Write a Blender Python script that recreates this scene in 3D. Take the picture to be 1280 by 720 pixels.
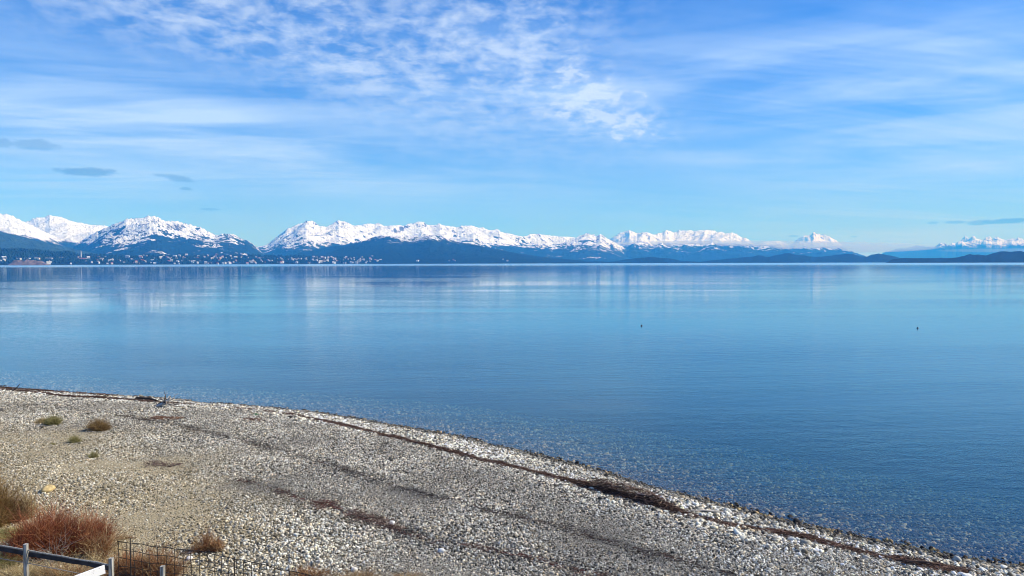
import bpy, math, random
import numpy as np
from mathutils import Vector, Matrix
R = math.radians
sc = bpy.context.scene
for o in list(bpy.data.objects): bpy.data.objects.remove(o)

# ------------------------------------------------------------------ camera
CAMH = 7.0
F1280 = 924.0
cam_d = bpy.data.cameras.new('camera'); cam = bpy.data.objects.new('camera', cam_d)
sc.collection.objects.link(cam); sc.camera = cam
cam_d.sensor_width = 36.0; cam_d.lens = F1280 / 1280 * 36.0
cam_d.clip_start = 0.2; cam_d.clip_end = 120000.0
PITCH = math.atan(31.5 / F1280); ROLL = R(0.14)
Mrot = Matrix.Rotation(R(90) - PITCH, 3, 'X') @ Matrix.Rotation(-ROLL, 3, 'Z')
cam.matrix_world = Matrix.Translation((0, 0, CAMH)) @ Mrot.to_4x4()
MR = np.array(Mrot)
def ray(px, py):
    """direction of the sight line through a pixel of the 1280x720 photograph, scaled to y = 1"""
    px = np.asarray(px, float); py = np.asarray(py, float)
    v = np.stack([(px - 640) / F1280, (360 - py) / F1280, -np.ones_like(px)], -1) @ MR.T
    return v / v[..., 1:2]

# ------------------------------------------------------------------ sun, sky, exposure
SUN_EL, SUN_AZ = R(38), R(82)      # azimuth clockwise from +Y (the view direction): the sun stands to the right
sd = Vector((math.sin(SUN_AZ) * math.cos(SUN_EL), math.cos(SUN_AZ) * math.cos(SUN_EL), math.sin(SUN_EL)))
sun_d = bpy.data.lights.new('sun', 'SUN'); sun = bpy.data.objects.new('sun', sun_d); sc.collection.objects.link(sun)
sun_d.energy = 4.8; sun_d.angle = R(0.5); sun_d.color = (1.0, 0.93, 0.80)
sun.rotation_euler = (-sd).to_track_quat('-Z', 'Y').to_euler()
sun.location = (60, 0, 60)
sc.view_settings.view_transform = 'Standard'; sc.view_settings.look = 'None'
sc.view_settings.exposure = 0.35; sc.view_settings.gamma = 1.0; sc.view_settings.use_curve_mapping = False
try: sc.cycles.use_denoising = True
except Exception: pass
sc.cycles.filter_width = 1.05
sc.cycles.max_bounces = 8; sc.cycles.transparent_max_bounces = 12; sc.cycles.volume_bounces = 1

class NT:
    """small helper to write shader node chains"""
    def __init__(s, tree): s.t = tree; s.n = tree.nodes; s.l = tree.links
    def node(s, typ, **kw):
        n = s.n.new(typ)
        for k, v in kw.items(): setattr(n, k, v)
        return n
    def put(s, sock, v):
        if isinstance(v, bpy.types.NodeSocket): s.l.new(v, sock)
        elif v is not None: sock.default_value = v
    def m(s, op, a, b=None, c=None, clamp=False):
        n = s.node('ShaderNodeMath', operation=op, use_clamp=clamp)
        s.put(n.inputs[0], a)
        if b is not None: s.put(n.inputs[1], b)
        if c is not None: s.put(n.inputs[2], c)
        return n.outputs[0]
    def vm(s, op, a, b=None, scale=None):
        n = s.node('ShaderNodeVectorMath', operation=op)
        s.put(n.inputs[0], a)
        if b is not None: s.put(n.inputs[1], b)
        if scale is not None: s.put(n.inputs['Scale'], scale)
        return n.outputs[0]
    def sep(s, v):
        n = s.node('ShaderNodeSeparateXYZ'); s.put(n.inputs[0], v); return n.outputs
    def comb(s, x, y, z):
        n = s.node('ShaderNodeCombineXYZ'); s.put(n.inputs[0], x); s.put(n.inputs[1], y); s.put(n.inputs[2], z); return n.outputs[0]
    def noise(s, v, scale, detail=4, rough=0.55, dist=0.0, out='Fac'):
        n = s.node('ShaderNodeTexNoise'); s.put(n.inputs['Vector'], v)
        n.inputs['Scale'].default_value = scale; n.inputs['Detail'].default_value = detail
        n.inputs['Roughness'].default_value = rough; n.inputs['Distortion'].default_value = dist
        return n.outputs[out]
    def smooth(s, v, a, b, lo=0.0, hi=1.0):
        n = s.node('ShaderNodeMapRange', interpolation_type='SMOOTHSTEP'); n.clamp = True
        s.put(n.inputs[0], v); s.put(n.inputs[1], a); s.put(n.inputs[2], b); s.put(n.inputs[3], lo); s.put(n.inputs[4], hi)
        return n.outputs[0]
    def mix(s, f, a, b, blend='MIX'):
        n = s.node('ShaderNodeMix', data_type='RGBA', blend_type=blend)
        s.put(n.inputs[0], f); s.put(n.inputs[6], a); s.put(n.inputs[7], b)
        return n.outputs[2]
def c4(r, g, b): return (r, g, b, 1.0)

world = bpy.data.worlds.new('World'); sc.world = world; world.use_nodes = True
w = NT(world.node_tree); w.n.clear()
sky = w.node('ShaderNodeTexSky', sky_type='NISHITA'); sky.sun_disc = False
sky.sun_elevation = SUN_EL; sky.sun_rotation = SUN_AZ; sky.air_density = 1.0; sky.dust_density = 0.2; sky.ozone_density = 4.0; sky.altitude = 800
tc = w.node('ShaderNodeTexCoord'); D = tc.outputs['Generated']
dx, dy, dz = w.sep(D)
az = w.m('ARCTAN2', dx, dy)                       # radians, 0 = straight ahead
el = w.m('ARCSINE', w.m('MINIMUM', w.m('MAXIMUM', dz, -1.0), 1.0))
def PA(px): return math.atan((px - 640) / F1280)
def PE(py, px=640): return math.atan((328.5 - py) / F1280 * math.cos(PA(px)))
def blob(x, y, sx, sy, tilt=0.0, power=1.0):
    """soft patch of sky centred on a direction (given as the photograph's pixel), sizes in pixels; tilt = slope"""
    a0, e0 = PA(x), PE(y, x); k = 1.0 / F1280
    ca = math.cos(a0)
    da = w.m('MULTIPLY', w.m('SUBTRACT', az, a0), 1.0 / (sx * k * ca * ca))
    e = w.m('SUBTRACT', el, e0)
    if tilt: e = w.m('ADD', e, w.m('MULTIPLY', w.m('SUBTRACT', az, a0), tilt))
    de = w.m('MULTIPLY', e, 1.0 / (sy * k))
    q = w.m('ADD', w.m('MULTIPLY', da, da), w.m('MULTIPLY', de, de))
    return w.m('POWER', 2.718, w.m('MULTIPLY', q, -1.0))
def total(lst, wts=None):
    o = None
    for i, b in enumerate(lst):
        if wts: b = w.m('MULTIPLY', b, wts[i])
        o = b if o is None else w.m('ADD', o, b)
    return o
zz = w.m('ADD', w.m('MAXIMUM', dz, 0.0), 0.07)
PP = w.comb(w.m('DIVIDE', dx, zz), w.m('DIVIDE', dy, zz), 0.0)     # cloud deck seen in perspective
# mottled high cloud
mott = w.noise(PP, 7.5, 6, 0.62, 0.25)
mottb = w.noise(PP, 1.7, 3, 0.5)
angv = w.comb(w.m('MULTIPLY', az, 1.0), w.m('MULTIPLY', el, 1.9), 0.0)
mott2 = w.noise(angv, 30.0, 6, 0.6, 0.3)
mmask = total([blob(690, 85, 95, 55, 0.45), blob(765, 150, 75, 22, 0.2), blob(640, 20, 150, 30), blob(260, 25, 330, 45, 0.1), blob(500, 80, 190, 80, 0.3)],
              [0.95, 0.85, 0.6, 0.9, 0.7])
mt = w.m('ADD', w.m('MULTIPLY', mott, 0.5), w.m('ADD', w.m('MULTIPLY', mott2, 0.5), w.m('MULTIPLY', w.m('SUBTRACT', mottb, 0.5), 0.35)))
mA = w.m('MULTIPLY', w.smooth(mt, 0.36, 0.66), w.m('MINIMUM', mmask, 1.0))
bmask = total([blob(722, 146, 42, 15), blob(793, 152, 38, 17), blob(785, 172, 28, 9), blob(700, 100, 60, 25, 0.3), blob(760,115,60,20,0.3)], [1, 1, 1, 0.62, 0.6])
bright = w.smooth(w.m('ADD', bmask, w.m('MULTIPLY', w.m('MULTIPLY', bmask, 2.5, clamp=True), 
                        w.m('MULTIPLY', w.m('SUBTRACT', mott2, 0.5), 5.0))), 0.6, 1.7)
mA = w.m('ADD', mA, w.m('MULTIPLY', bright, 0.55), clamp=True)
# streaked cirrus
rot = w.node('ShaderNodeVectorRotate', rotation_type='Z_AXIS'); w.put(rot.inputs['Vector'], PP); rot.inputs['Angle'].default_value = R(-14)
str_v = w.vm('MULTIPLY', rot.outputs[0], (0.22, 1.0, 1.0))
cir = w.noise(str_v, 1.15, 6, 0.58, 0.9)
cir2 = w.noise(w.vm('MULTIPLY', angv, (0.30, 1.6, 1.0)), 7.0, 5, 0.55, 0.5)
cmask = total([blob(150, 145, 330, 45, 0.10), blob(420, 205, 250, 28, 0.12), blob(1180, 190, 330, 120), blob(960, 100, 330, 45, 0.03), blob(100, 225, 200, 40), blob(960, 190, 150, 10), blob(560, 110, 300, 60)],
              [1.15, 0.7, 0.75, 0.75, 0.5, 0.6, 0.35])
cA = w.m('MULTIPLY', w.m('ADD', w.m('MULTIPLY', w.smooth(cir, 0.36, 0.66), 0.6), w.m('MULTIPLY', w.smooth(cir2, 0.38, 0.66), 0.65)), w.m('MINIMUM', cmask, 1.1))
veil = w.m('MULTIPLY', w.smooth(w.noise(angv, 3.2, 4, 0.5), 0.3, 0.75), 0.22)
cA = w.m('ADD', cA, veil, clamp=True)
# low small slate clouds
edge = w.noise(w.vm('MULTIPLY', angv, (1, 1.6, 1)), 42.0, 5, 0.6)
def slate(x, y, sx, sy, tilt=0.0, amt=1.0):
    b = blob(x, y, sx, sy, tilt)
    b = w.m('ADD', b, w.m('MULTIPLY', w.m('MULTIPLY', w.m('SUBTRACT', edge, 0.5), 1.6), w.m('MULTIPLY', b, 2.5, clamp=True)))
    return w.m('MULTIPLY', w.smooth(b, 0.28, 0.75), amt)
dl = [(112, 214, 46, 5, 0, .75), (222, 222, 26, 4, .12, .6), (50, 180, 36, 6, 0, .5), (8, 178, 16, 5, 0, .5), (234, 235, 9, 2.5, 0, .6),
      (1255, 278, 42, 3.5, -.04, .9), (1225, 280, 18, 3, 0, .7), (1192, 279, 14, 2, 0, .6), (1165, 280, 7, 1.6, 0, .5), (265, 261, 14, 1.5, 0, .5), (1066, 297, 5, 1.0, 0, .5), (991, 296, 6, 1.2, 0, .5)]
sA = None
for d in dl:
    s_ = slate(*d); sA = s_ if sA is None else w.m('MAXIMUM', sA, s_)
skyc = w.node('ShaderNodeHueSaturation'); skyc.inputs['Saturation'].default_value = 1.35; skyc.inputs['Value'].default_value = 1.0
w.put(skyc.inputs['Color'], sky.outputs[0])
SKY_TINT = (0.60, 0.86, 1.27)
base = w.mix(1.0, skyc.outputs[0], c4(*SKY_TINT), 'MULTIPLY')
low = w.m('MULTIPLY', w.m('POWER', 2.718, w.m('MULTIPLY', w.m('ABSOLUTE', el), -7.0)), 0.75)   # thin whitish-blue veil low in the sky
base = w.mix(low, base, c4(1.9, 4.25, 10.4))
col = w.mix(w.m('MULTIPLY', cA, 0.85, clamp=True), base, c4(4.6, 6.5, 9.8))
col = w.mix(w.m('MULTIPLY', mA, 0.50, clamp=True), col, c4(7.2, 8.4, 9.8))
col = w.mix(w.m('MULTIPLY', sA, 0.95, clamp=True), col, c4(1.0, 2.3, 4.6))
bg = w.node('ShaderNodeBackground'); w.put(bg.inputs[0], col); bg.inputs[1].default_value = 0.10
wo = w.node('ShaderNodeOutputWorld'); w.l.new(bg.outputs[0], wo.inputs[0])

# ------------------------------------------------------------------ helpers
rng = np.random.default_rng(11); random.seed(11)
perm = rng.permutation(4096)
def _h(i, j, s): return perm[(perm[(perm[i & 4095] + j) & 4095] + s) & 4095]
def perlin(x, y, seed=0):
    xi = np.floor(x).astype(np.int64); yi = np.floor(y).astype(np.int64)
    xf = x - xi; yf = y - yi
    u = xf ** 3 * (xf * (xf * 6 - 15) + 10); v = yf ** 3 * (yf * (yf * 6 - 15) + 10)
    def g(i, j, a, b):
        t = _h(i, j, seed) * (2 * np.pi / 4096); return np.cos(t) * a + np.sin(t) * b
    n0 = g(xi, yi, xf, yf) * (1 - u) + g(xi + 1, yi, xf - 1, yf) * u
    n1 = g(xi, yi + 1, xf, yf - 1) * (1 - u) + g(xi + 1, yi + 1, xf - 1, yf - 1) * u
    return (n0 * (1 - v) + n1 * v) * 1.5
def fbm(x, y, octs=5, gain=0.5, seed=0):
    a, s, t = 1.0, 0, 0
    for k in range(octs):
        s = s + a * perlin(x * 2 ** k, y * 2 ** k, seed + k * 17); t += a; a *= gain
    return s / t
def ridged(x, y, octs=6, gain=0.5, seed=0):
    a, s, t, wgt = 1.0, 0, 0, 1.0
    for k in range(octs):
        n = 1 - np.abs(perlin(x * 2 ** k, y * 2 ** k, seed + k * 17)); n = n * n
        s = s + a * n * wgt; t += a; wgt = np.clip(n * 1.3, 0, 1); a *= gain
    return s / t
def tag(o, label=None, cat=None, group=None, kind=None):
    if label: o['label'] = label
    if cat: o['category'] = cat
    if group: o['group'] = group
    if kind: o['kind'] = kind
    return o
def mesh_obj(name, verts, faces, mats=None, parent=None, smooth=False, mat_idx=None, attrs=None):
    me = bpy.data.meshes.new(name)
    verts = np.asarray(verts, np.float32)
    if isinstance(faces, np.ndarray):
        nf, k = faces.shape
        me.vertices.add(len(verts)); me.vertices.foreach_set('co', verts.ravel())
        me.loops.add(nf * k); me.loops.foreach_set('vertex_index', faces.astype(np.int32).ravel())
        me.polygons.add(nf); me.polygons.foreach_set('loop_start', np.arange(0, nf * k, k, dtype=np.int32))
        me.update(calc_edges=True)
    else:
        me.from_pydata([tuple(map(float, v)) for v in verts], [], [tuple(f) for f in faces]); me.update()
    me.polygons.foreach_set('use_smooth', np.full(len(me.polygons), smooth))
    if mats:
        for m in (mats if isinstance(mats, (list, tuple)) else [mats]): me.materials.append(m)
    if mat_idx is not None: me.polygons.foreach_set('material_index', np.asarray(mat_idx, np.int32))
    for k, (typ, dat) in (attrs or {}).items():
        at = me.attributes.new(k, typ, 'POINT')
        if typ == 'FLOAT': at.data.foreach_set('value', np.asarray(dat, np.float32).ravel())
        elif typ == 'FLOAT_COLOR':
            dat = np.asarray(dat, np.float32); dat = np.concatenate([dat, np.ones((len(dat), 1), np.float32)], 1) if dat.shape[1] == 3 else dat
            at.data.foreach_set('color', dat.ravel())
        elif typ == 'FLOAT_VECTOR': at.data.foreach_set('vector', np.asarray(dat, np.float32).ravel())
    o = bpy.data.objects.new(name, me); sc.collection.objects.link(o)
    if parent: o.parent = parent
    return o
def grid_faces(nr, nc):
    i = np.arange(nr - 1)[:, None] * nc + np.arange(nc - 1)[None]
    return np.stack([i, i + 1, i + nc + 1, i + nc], -1).reshape(-1, 4)
def empty(name, loc, rz=0):
    o = bpy.data.objects.new(name, None); sc.collection.objects.link(o); o.location = loc; o.rotation_euler = (0, 0, rz); o.empty_display_size = 0.3
    return o
def new_mat(name, rough=0.9, spec=0.3):
    m = bpy.data.materials.new(name); m.use_nodes = True; t = NT(m.node_tree)
    b = t.n['Principled BSDF']; b.inputs['Roughness'].default_value = rough; b.inputs['Specular IOR Level'].default_value = spec
    return m, t, b
def flat_mat(name, col, rough=0.9, var=0.25, scale=8.0, spec=0.3, bump=0.0, coord='Object'):
    m, t, b = new_mat(name, rough, spec)
    tcx = t.node('ShaderNodeTexCoord').outputs[coord]
    n = t.noise(tcx, scale, 5, 0.6)
    f = t.smooth(n, 0.3, 0.7, 1 - var, 1 + var)
    t.put(b.inputs['Base Color'], t.mix(1.0, c4(*col), t.comb(f, f, f), 'MULTIPLY'))
    if bump:
        bp = t.node('ShaderNodeBump'); bp.inputs['Distance'].default_value = bump; t.put(bp.inputs['Height'], n); t.put(b.inputs['Normal'], bp.outputs[0])
    return m

# ------------------------------------------------------------------ shoreline and ground shape
shore_px = [(-120, 470), (-40, 480), (0, 485), (60, 490), (130, 494), (210, 499.5), (300, 507), (400, 517), (460, 527), (520, 537), (600, 553), (680, 572),
            (760, 593), (840, 616), (920, 640), (1000, 661), (1080, 679), (1160, 695), (1240, 708), (1300, 716), (1420, 733)]
def on_plane(px, py, z=0.0):
    d = ray(px, py); k = (z - CAMH) / d[..., 2:3]
    return d[..., :2] * k
sp = on_plane([p[0] for p in shore_px], [p[1] for p in shore_px])
sp = np.concatenate([sp[:1] + (sp[0] - sp[1])[None] / np.linalg.norm(sp[0] - sp[1]) * np.array([[140.], ]), sp, sp[-1:] + (sp[-1] - sp[-2])[None] / np.linalg.norm(sp[-1] - sp[-2]) * 90])
t_ = np.concatenate([[0], np.cumsum(np.linalg.norm(np.diff(sp, axis=0), axis=1))])
ts = np.arange(0, t_[-1], 0.4)
SH = np.stack([np.interp(ts, t_, sp[:, 0]), np.interp(ts, t_, sp[:, 1])], -1)
for _ in range(30):
    SH[1:-1] = (SH[:-2] + SH[1:-1] * 2 + SH[2:]) / 4
def sdist(x, y, P=SH, chunk=20000):
    """signed distance to the shoreline, positive on the land side (towards the camera)"""
    x = np.asarray(x, float).ravel(); y = np.asarray(y, float).ravel(); out = np.empty(len(x))
    T = np.diff(P, axis=0); L2 = (T ** 2).sum(1)
    for c in range(0, len(x), chunk):
        q = np.stack([x[c:c + chunk], y[c:c + chunk]], -1)
        rel = q[:, None] - P[None, :-1]
        if len(q) * len(T) > 3e7:
            pass
        u = np.clip((rel * T).sum(-1) / L2, 0, 1)
        dv = rel - u[..., None] * T
        d2 = (dv ** 2).sum(-1); k = d2.argmin(1); ar = np.arange(len(q))
        cr = T[k, 0] * rel[ar, k, 1] - T[k, 1] * rel[ar, k, 0]
        out[c:c + chunk] = np.sqrt(d2[ar, k]) * np.where(cr < 0, 1, -1)
    return out
def profile(s):
    return np.interp(s, [-200, -60, -25, -12, -3, 0, 1.2, 3.5, 6, 10, 16, 24, 60, 200], [-14, -9, -5.0, -1.75, -0.40, 0, 0.17, 0.5, 0.62, 0.80, 1.0, 1.25, 2.0, 3.5])
def terrain(x, y):
    shp = np.shape(x); x = np.asarray(x, float).ravel(); y = np.asarray(y, float).ravel()
    s = sdist(x, y, SHC, 4000)
    s2 = s + 0.25 * fbm(x * 0.5, y * 0.5, 3, seed=5) * np.clip(1.5 - abs(s) * 0.3, 0.25, 1)
    z = profile(s2) + 0.06 * fbm(x * 0.22, y * 0.22, 3, seed=9) * np.clip(abs(s) / 4, 0, 1) + 0.018 * fbm(x * 1.7, y * 1.7, 3, seed=3)
    return z.reshape(shp)
SHC = SH[::4]
def hit(px, py):
    """the point of the ground seen through a pixel"""
    d = ray(float(px), float(py)); z = 0.5
    for _ in range(12):
        k = (z - CAMH) / d[2]; z = float(terrain(d[0] * k, d[1] * k))
    return np.array([d[0] * k, d[1] * k, z])
def px_path(pts): return np.array([hit(*p)[:2] for p in pts])

# band curves on the beach
WR = px_path([(-30, 486), (0, 488), (40, 491), (80, 496), (160, 501), (230, 505), (300, 511), (350, 517), (400, 526), (440, 535), (480, 545), (520, 555), (560, 565), (600, 574), (640, 584), (670, 591), (700, 600), (740, 611), (780, 623), (820, 634), (860, 645), (910, 657), (960, 666), (1010, 675), (1060, 687), (1110, 698), (1160, 709), (1220, 718)])
B2 = px_path([(150, 520), (220, 531), (290, 548), (340, 560), (400, 578), (440, 592), (490, 607), (540, 620), (590, 633), (640, 645), (690, 656), (740, 672), (800, 690), (860, 705), (920, 720)])
B3 = px_path([(300, 600), (360, 618), (410, 634), (450, 650), (500, 664), (560, 679), (620, 692), (680, 703), (760, 722)])
def pdist(x, y, P):
    x = np.asarray(x, float).ravel(); y = np.asarray(y, float).ravel(); out = np.empty(len(x)); T = np.diff(P, axis=0); L2 = (T ** 2).sum(1)
    for c in range(0, len(x), 20000):
        rel = np.stack([x[c:c + 20000], y[c:c + 20000]], -1)[:, None] - P[None, :-1]
        u = np.clip((rel * T).sum(-1) / L2, 0, 1); out[c:c + 20000] = np.sqrt(((rel - u[..., None] * T) ** 2).sum(-1).min(1))
    return out

def tone(x, y, s):
    """what the beach is made of at a point: dark-stone bands, sandy ground, wet rim"""
    n = fbm(x * 0.9, y * 0.9, 4, seed=21); n2 = fbm(x * 0.25, y * 0.25, 3, seed=31)
    d2 = pdist(x, y, B2); d3 = pdist(x, y, B3)
    dark = np.clip(np.exp(-(d2 / 0.42) ** 2) * (0.75 + 1.4 * n) + np.exp(-(d3 / 0.5) ** 2) * (0.55 + 1.3 * n) , 0, 1)
    dark = np.clip(dark + 0.35 * np.exp(-((d2 - 1.3) / 0.9) ** 2) * (0.5 + n), 0, 1)
    sand = np.clip((s - 8.5 + 3.0 * n2 + 2 * n + np.clip(-(x + 4), -3, 6) * 0.5) / 7.0, 0, 1)
    wet = np.clip(1.1 - (s + 0.15 * n) / 0.42, 0, 1)
    return dark, sand, wet

# ------------------------------------------------------------------ beach / lake bed sheet
def axis(a, b, fine, f0, f1, coarse):
    l = []; v = a
    while v < b:
        l.append(v); v += fine if f0 < v < f1 else (coarse if (v < f0 - 30 or v > f1 + 30) else fine * 5)
    return np.array(l + [b])
ax = axis(-400, 300, 0.28, -36, 30, 12); ay = axis(-120, 400, 0.28, 9, 58, 12)
ax = np.concatenate([[-2500, -1500, -800], ax, [700, 1400, 2500]]); ay = np.concatenate([[-2500, -1400, -600], ay])
GX, GY = np.meshgrid(ax, ay)
print('beach grid', GX.shape)
GZ = terrain(GX, GY); GS = sdist(GX.ravel(), GY.ravel(), SHC, 4000)
dk, sa, we = tone(GX.ravel(), GY.ravel(), GS)
m, t, b = new_mat('beach_ground', 0.9, 0.2)
pos = t.node('ShaderNodeNewGeometry').outputs['Position']
vor = t.node('ShaderNodeTexVoronoi'); vor.inputs['Scale'].default_value = 21.0; t.put(vor.inputs['Vector'], pos)
vor2 = t.node('ShaderNodeTexVoronoi'); vor2.inputs['Scale'].default_value = 46.0; t.put(vor2.inputs['Vector'], pos)
stone = t.sep(vor.outputs['Color'])[0]; stone2 = t.sep(vor2.outputs['Color'])[1]
gcol = t.mix(t.m('POWER', stone, 1.5), c4(0.07, 0.068, 0.058), c4(0.50, 0.47, 0.39))
gcol = t.mix(0.4, gcol, t.mix(stone2, c4(0.05, 0.047, 0.04), c4(0.50, 0.46, 0.37)))
gap = t.smooth(vor.outputs['Distance'], 0.42, 0.7)
gcol = t.mix(t.m('MULTIPLY', gap, 0.5), gcol, c4(0.10, 0.095, 0.085))
sandn = t.noise(pos, 3.0, 5, 0.6)
a_s = t.node('ShaderNodeAttribute', attribute_name='sand').outputs['Fac']; a_d = t.node('ShaderNodeAttribute', attribute_name='dark').outputs['Fac']; a_w = t.node('ShaderNodeAttribute', attribute_name='wet').outputs['Fac']
sandc = t.mix(stone2, c4(0.27, 0.225, 0.13), c4(0.46, 0.39, 0.25))
gcol = t.mix(t.smooth(t.m('ADD', t.m('MULTIPLY', a_s, 1.0), t.m('MULTIPLY', t.m('SUBTRACT', sandn, 0.5), 1.2)), 0.30, 0.85), gcol, sandc)
gcol = t.mix(t.m('MULTIPLY', a_d, 0.75), gcol, c4(0.055, 0.06, 0.07))
gcol = t.mix(t.smooth(t.sep(pos)[2], -0.12, 0.02, 0.8, 0.0), gcol, c4(0.035, 0.038, 0.028))
gcol = t.mix(t.m('MULTIPLY', a_w, 0.6), gcol, c4(0.06, 0.055, 0.05))
t.put(b.inputs['Base Color'], gcol)
bp = t.node('ShaderNodeBump'); bp.inputs['Distance'].default_value = 0.03; bp.inputs['Strength'].default_value = 0.9
t.put(bp.inputs['Height'], t.m('ADD', t.m('SUBTRACT', 1.0, vor.outputs['Distance']), t.m('MULTIPLY', vor2.outputs['Distance'], -0.4))); t.put(b.inputs['Normal'], bp.outputs[0])
ground_mat = m
beach = mesh_obj('ground', np.stack([GX, GY, GZ], -1).reshape(-1, 3), grid_faces(*GX.shape), m, smooth=True,
                 attrs={'dark': ('FLOAT', dk), 'sand': ('FLOAT', sa), 'wet': ('FLOAT', we)})
tag(beach, kind='structure')
# the lake bed carries on below the water to the horizon
lb = mesh_obj('lake_bed', [(-36500, -2800, -15), (36500, -2800, -15), (36500, 40000, -15), (-36500, 40000, -15)], [(0, 1, 2, 3)], flat_mat('silt', (0.08, 0.08, 0.07), coord='Generated'))
tag(lb, kind='structure')

# ------------------------------------------------------------------ water
ang = np.radians(np.concatenate([np.linspace(-78, -40, 20)[:-1], np.linspace(-40, 40, 330), np.linspace(40, 78, 20)[1:]]))
rr = np.concatenate([np.linspace(6, 60, 190)[:-1], 60 * np.exp(np.linspace(0, math.log(36500 / 60), 190))])
WX = rr[:, None] * np.sin(ang)[None]; WY = rr[:, None] * np.cos(ang)[None]
near = rr < 90
dep = np.full(WX.shape, 9.0)
dep[near] = np.maximum(0, -terrain(WX[near], WY[near]))
m = bpy.data.materials.new('lake_water'); m.use_nodes = True; t = NT(m.node_tree); t.n.clear()
pos = t.node('ShaderNodeNewGeometry').outputs['Position']
dist = t.vm('LENGTH', pos); dist = t.n[-1].outputs['Value']
r1 = t.noise(t.vm('MULTIPLY', pos, (1.0, 1.0, 1.0)), 7.0, 4, 0.6)
r2 = t.noise(t.vm('MULTIPLY', pos, (0.6, 1.4, 1.0)), 1.1, 4, 0.55, 0.4)
r3 = t.noise(t.vm('MULTIPLY', pos, (0.35, 1.0, 1.0)), 0.12, 3, 0.5)
gust = t.noise(t.vm('MULTIPLY', pos, (0.25, 1.0, 1.0)), 0.022, 5, 0.6, 0.7)
gustf = t.noise(t.vm('MULTIPLY', pos, (0.10, 1.0, 1.0)), 0.0022, 4, 0.6, 0.7)
fade1 = t.smooth(dist, 15.0, 110.0, 1.0, 0.0)
fade2 = t.smooth(dist, 60.0, 700.0, 1.0, 0.06)
gamp = t.smooth(gust, 0.36, 0.64, 0.12, 1.5)
h = t.m('ADD', t.m('MULTIPLY', t.m('MULTIPLY', r1, 0.016), fade1), t.m('MULTIPLY', t.m('MULTIPLY', r2, 0.024), fade2))
h = t.m('MULTIPLY', h, gamp)
bp = t.node('ShaderNodeBump'); bp.inputs['Distance'].default_value = 1.0; bp.inputs['Strength'].default_value = 1.0
t.put(bp.inputs['Height'], h)
inc = t.node('ShaderNodeNewGeometry').outputs['Incoming']
dn = t.node('ShaderNodeVectorMath', operation='DOT_PRODUCT'); t.put(dn.inputs[0], inc); t.put(dn.inputs[1], bp.outputs[0])
cosi = t.m('ABSOLUTE', dn.outputs['Value'])
fres = t.m('ADD', 0.02, t.m('MULTIPLY', 0.98, t.m('POWER', t.m('SUBTRACT', 1.0, cosi, clamp=True), 5.0)), clamp=True)
gl = t.node('ShaderNodeBsdfGlossy'); gl.distribution = 'GGX'
rough = t.m('ADD', t.smooth(dist, 30.0, 2500.0, 0.05, 0.07), t.m('MULTIPLY', t.m('SUBTRACT', gustf, 0.5), 0.08))
t.put(gl.inputs['Roughness'], t.m('MAXIMUM', t.m('ADD', rough, t.smooth(dist, 1500.0, 2800.0, 0.0, 0.14)), 0.03)); gl.inputs['Color'].default_value = c4(0.74, 0.91, 1.0); t.put(gl.inputs['Normal'], bp.outputs[0])
depa = t.node('ShaderNodeAttribute', attribute_name='depth').outputs['Fac']
def ex(k): return t.m('POWER', 2.718, t.m('MULTIPLY', depa, -k))
tr = t.node('ShaderNodeBsdfTransparent'); t.put(tr.inputs[0], t.comb(ex(0.50), ex(0.19), ex(0.17)))
body = t.node('ShaderNodeBsdfDiffuse')
gb = t.smooth(gust, 0.35, 0.7)
t.put(body.inputs[0], t.mix(gb, c4(0.001, 0.058, 0.094), c4(0.001, 0.071, 0.112)))
mx = t.node('ShaderNodeMixShader'); t.put(mx.inputs[0], t.m('SUBTRACT', 1.0, ex(0.36))); t.l.new(tr.outputs[0], mx.inputs[1]); t.l.new(body.outputs[0], mx.inputs[2])
m2 = t.node('ShaderNodeMixShader'); t.put(m2.inputs[0], fres); t.l.new(mx.outputs[0], m2.inputs[1]); t.l.new(gl.outputs[0], m2.inputs[2])
out = t.node('ShaderNodeOutputMaterial'); t.l.new(m2.outputs[0], out.inputs[0])
water = mesh_obj('water', np.stack([WX, WY, np.zeros_like(WX)], -1).reshape(-1, 3), grid_faces(*WX.shape)[:, ::-1], m, smooth=True, attrs={'depth': ('FLOAT', dep.ravel())})
_nz = water.data.polygons[5000].normal.z
if _nz < 0: water.data.flip_normals()
print('water normal', _nz)
tag(water, kind='structure')

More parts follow.
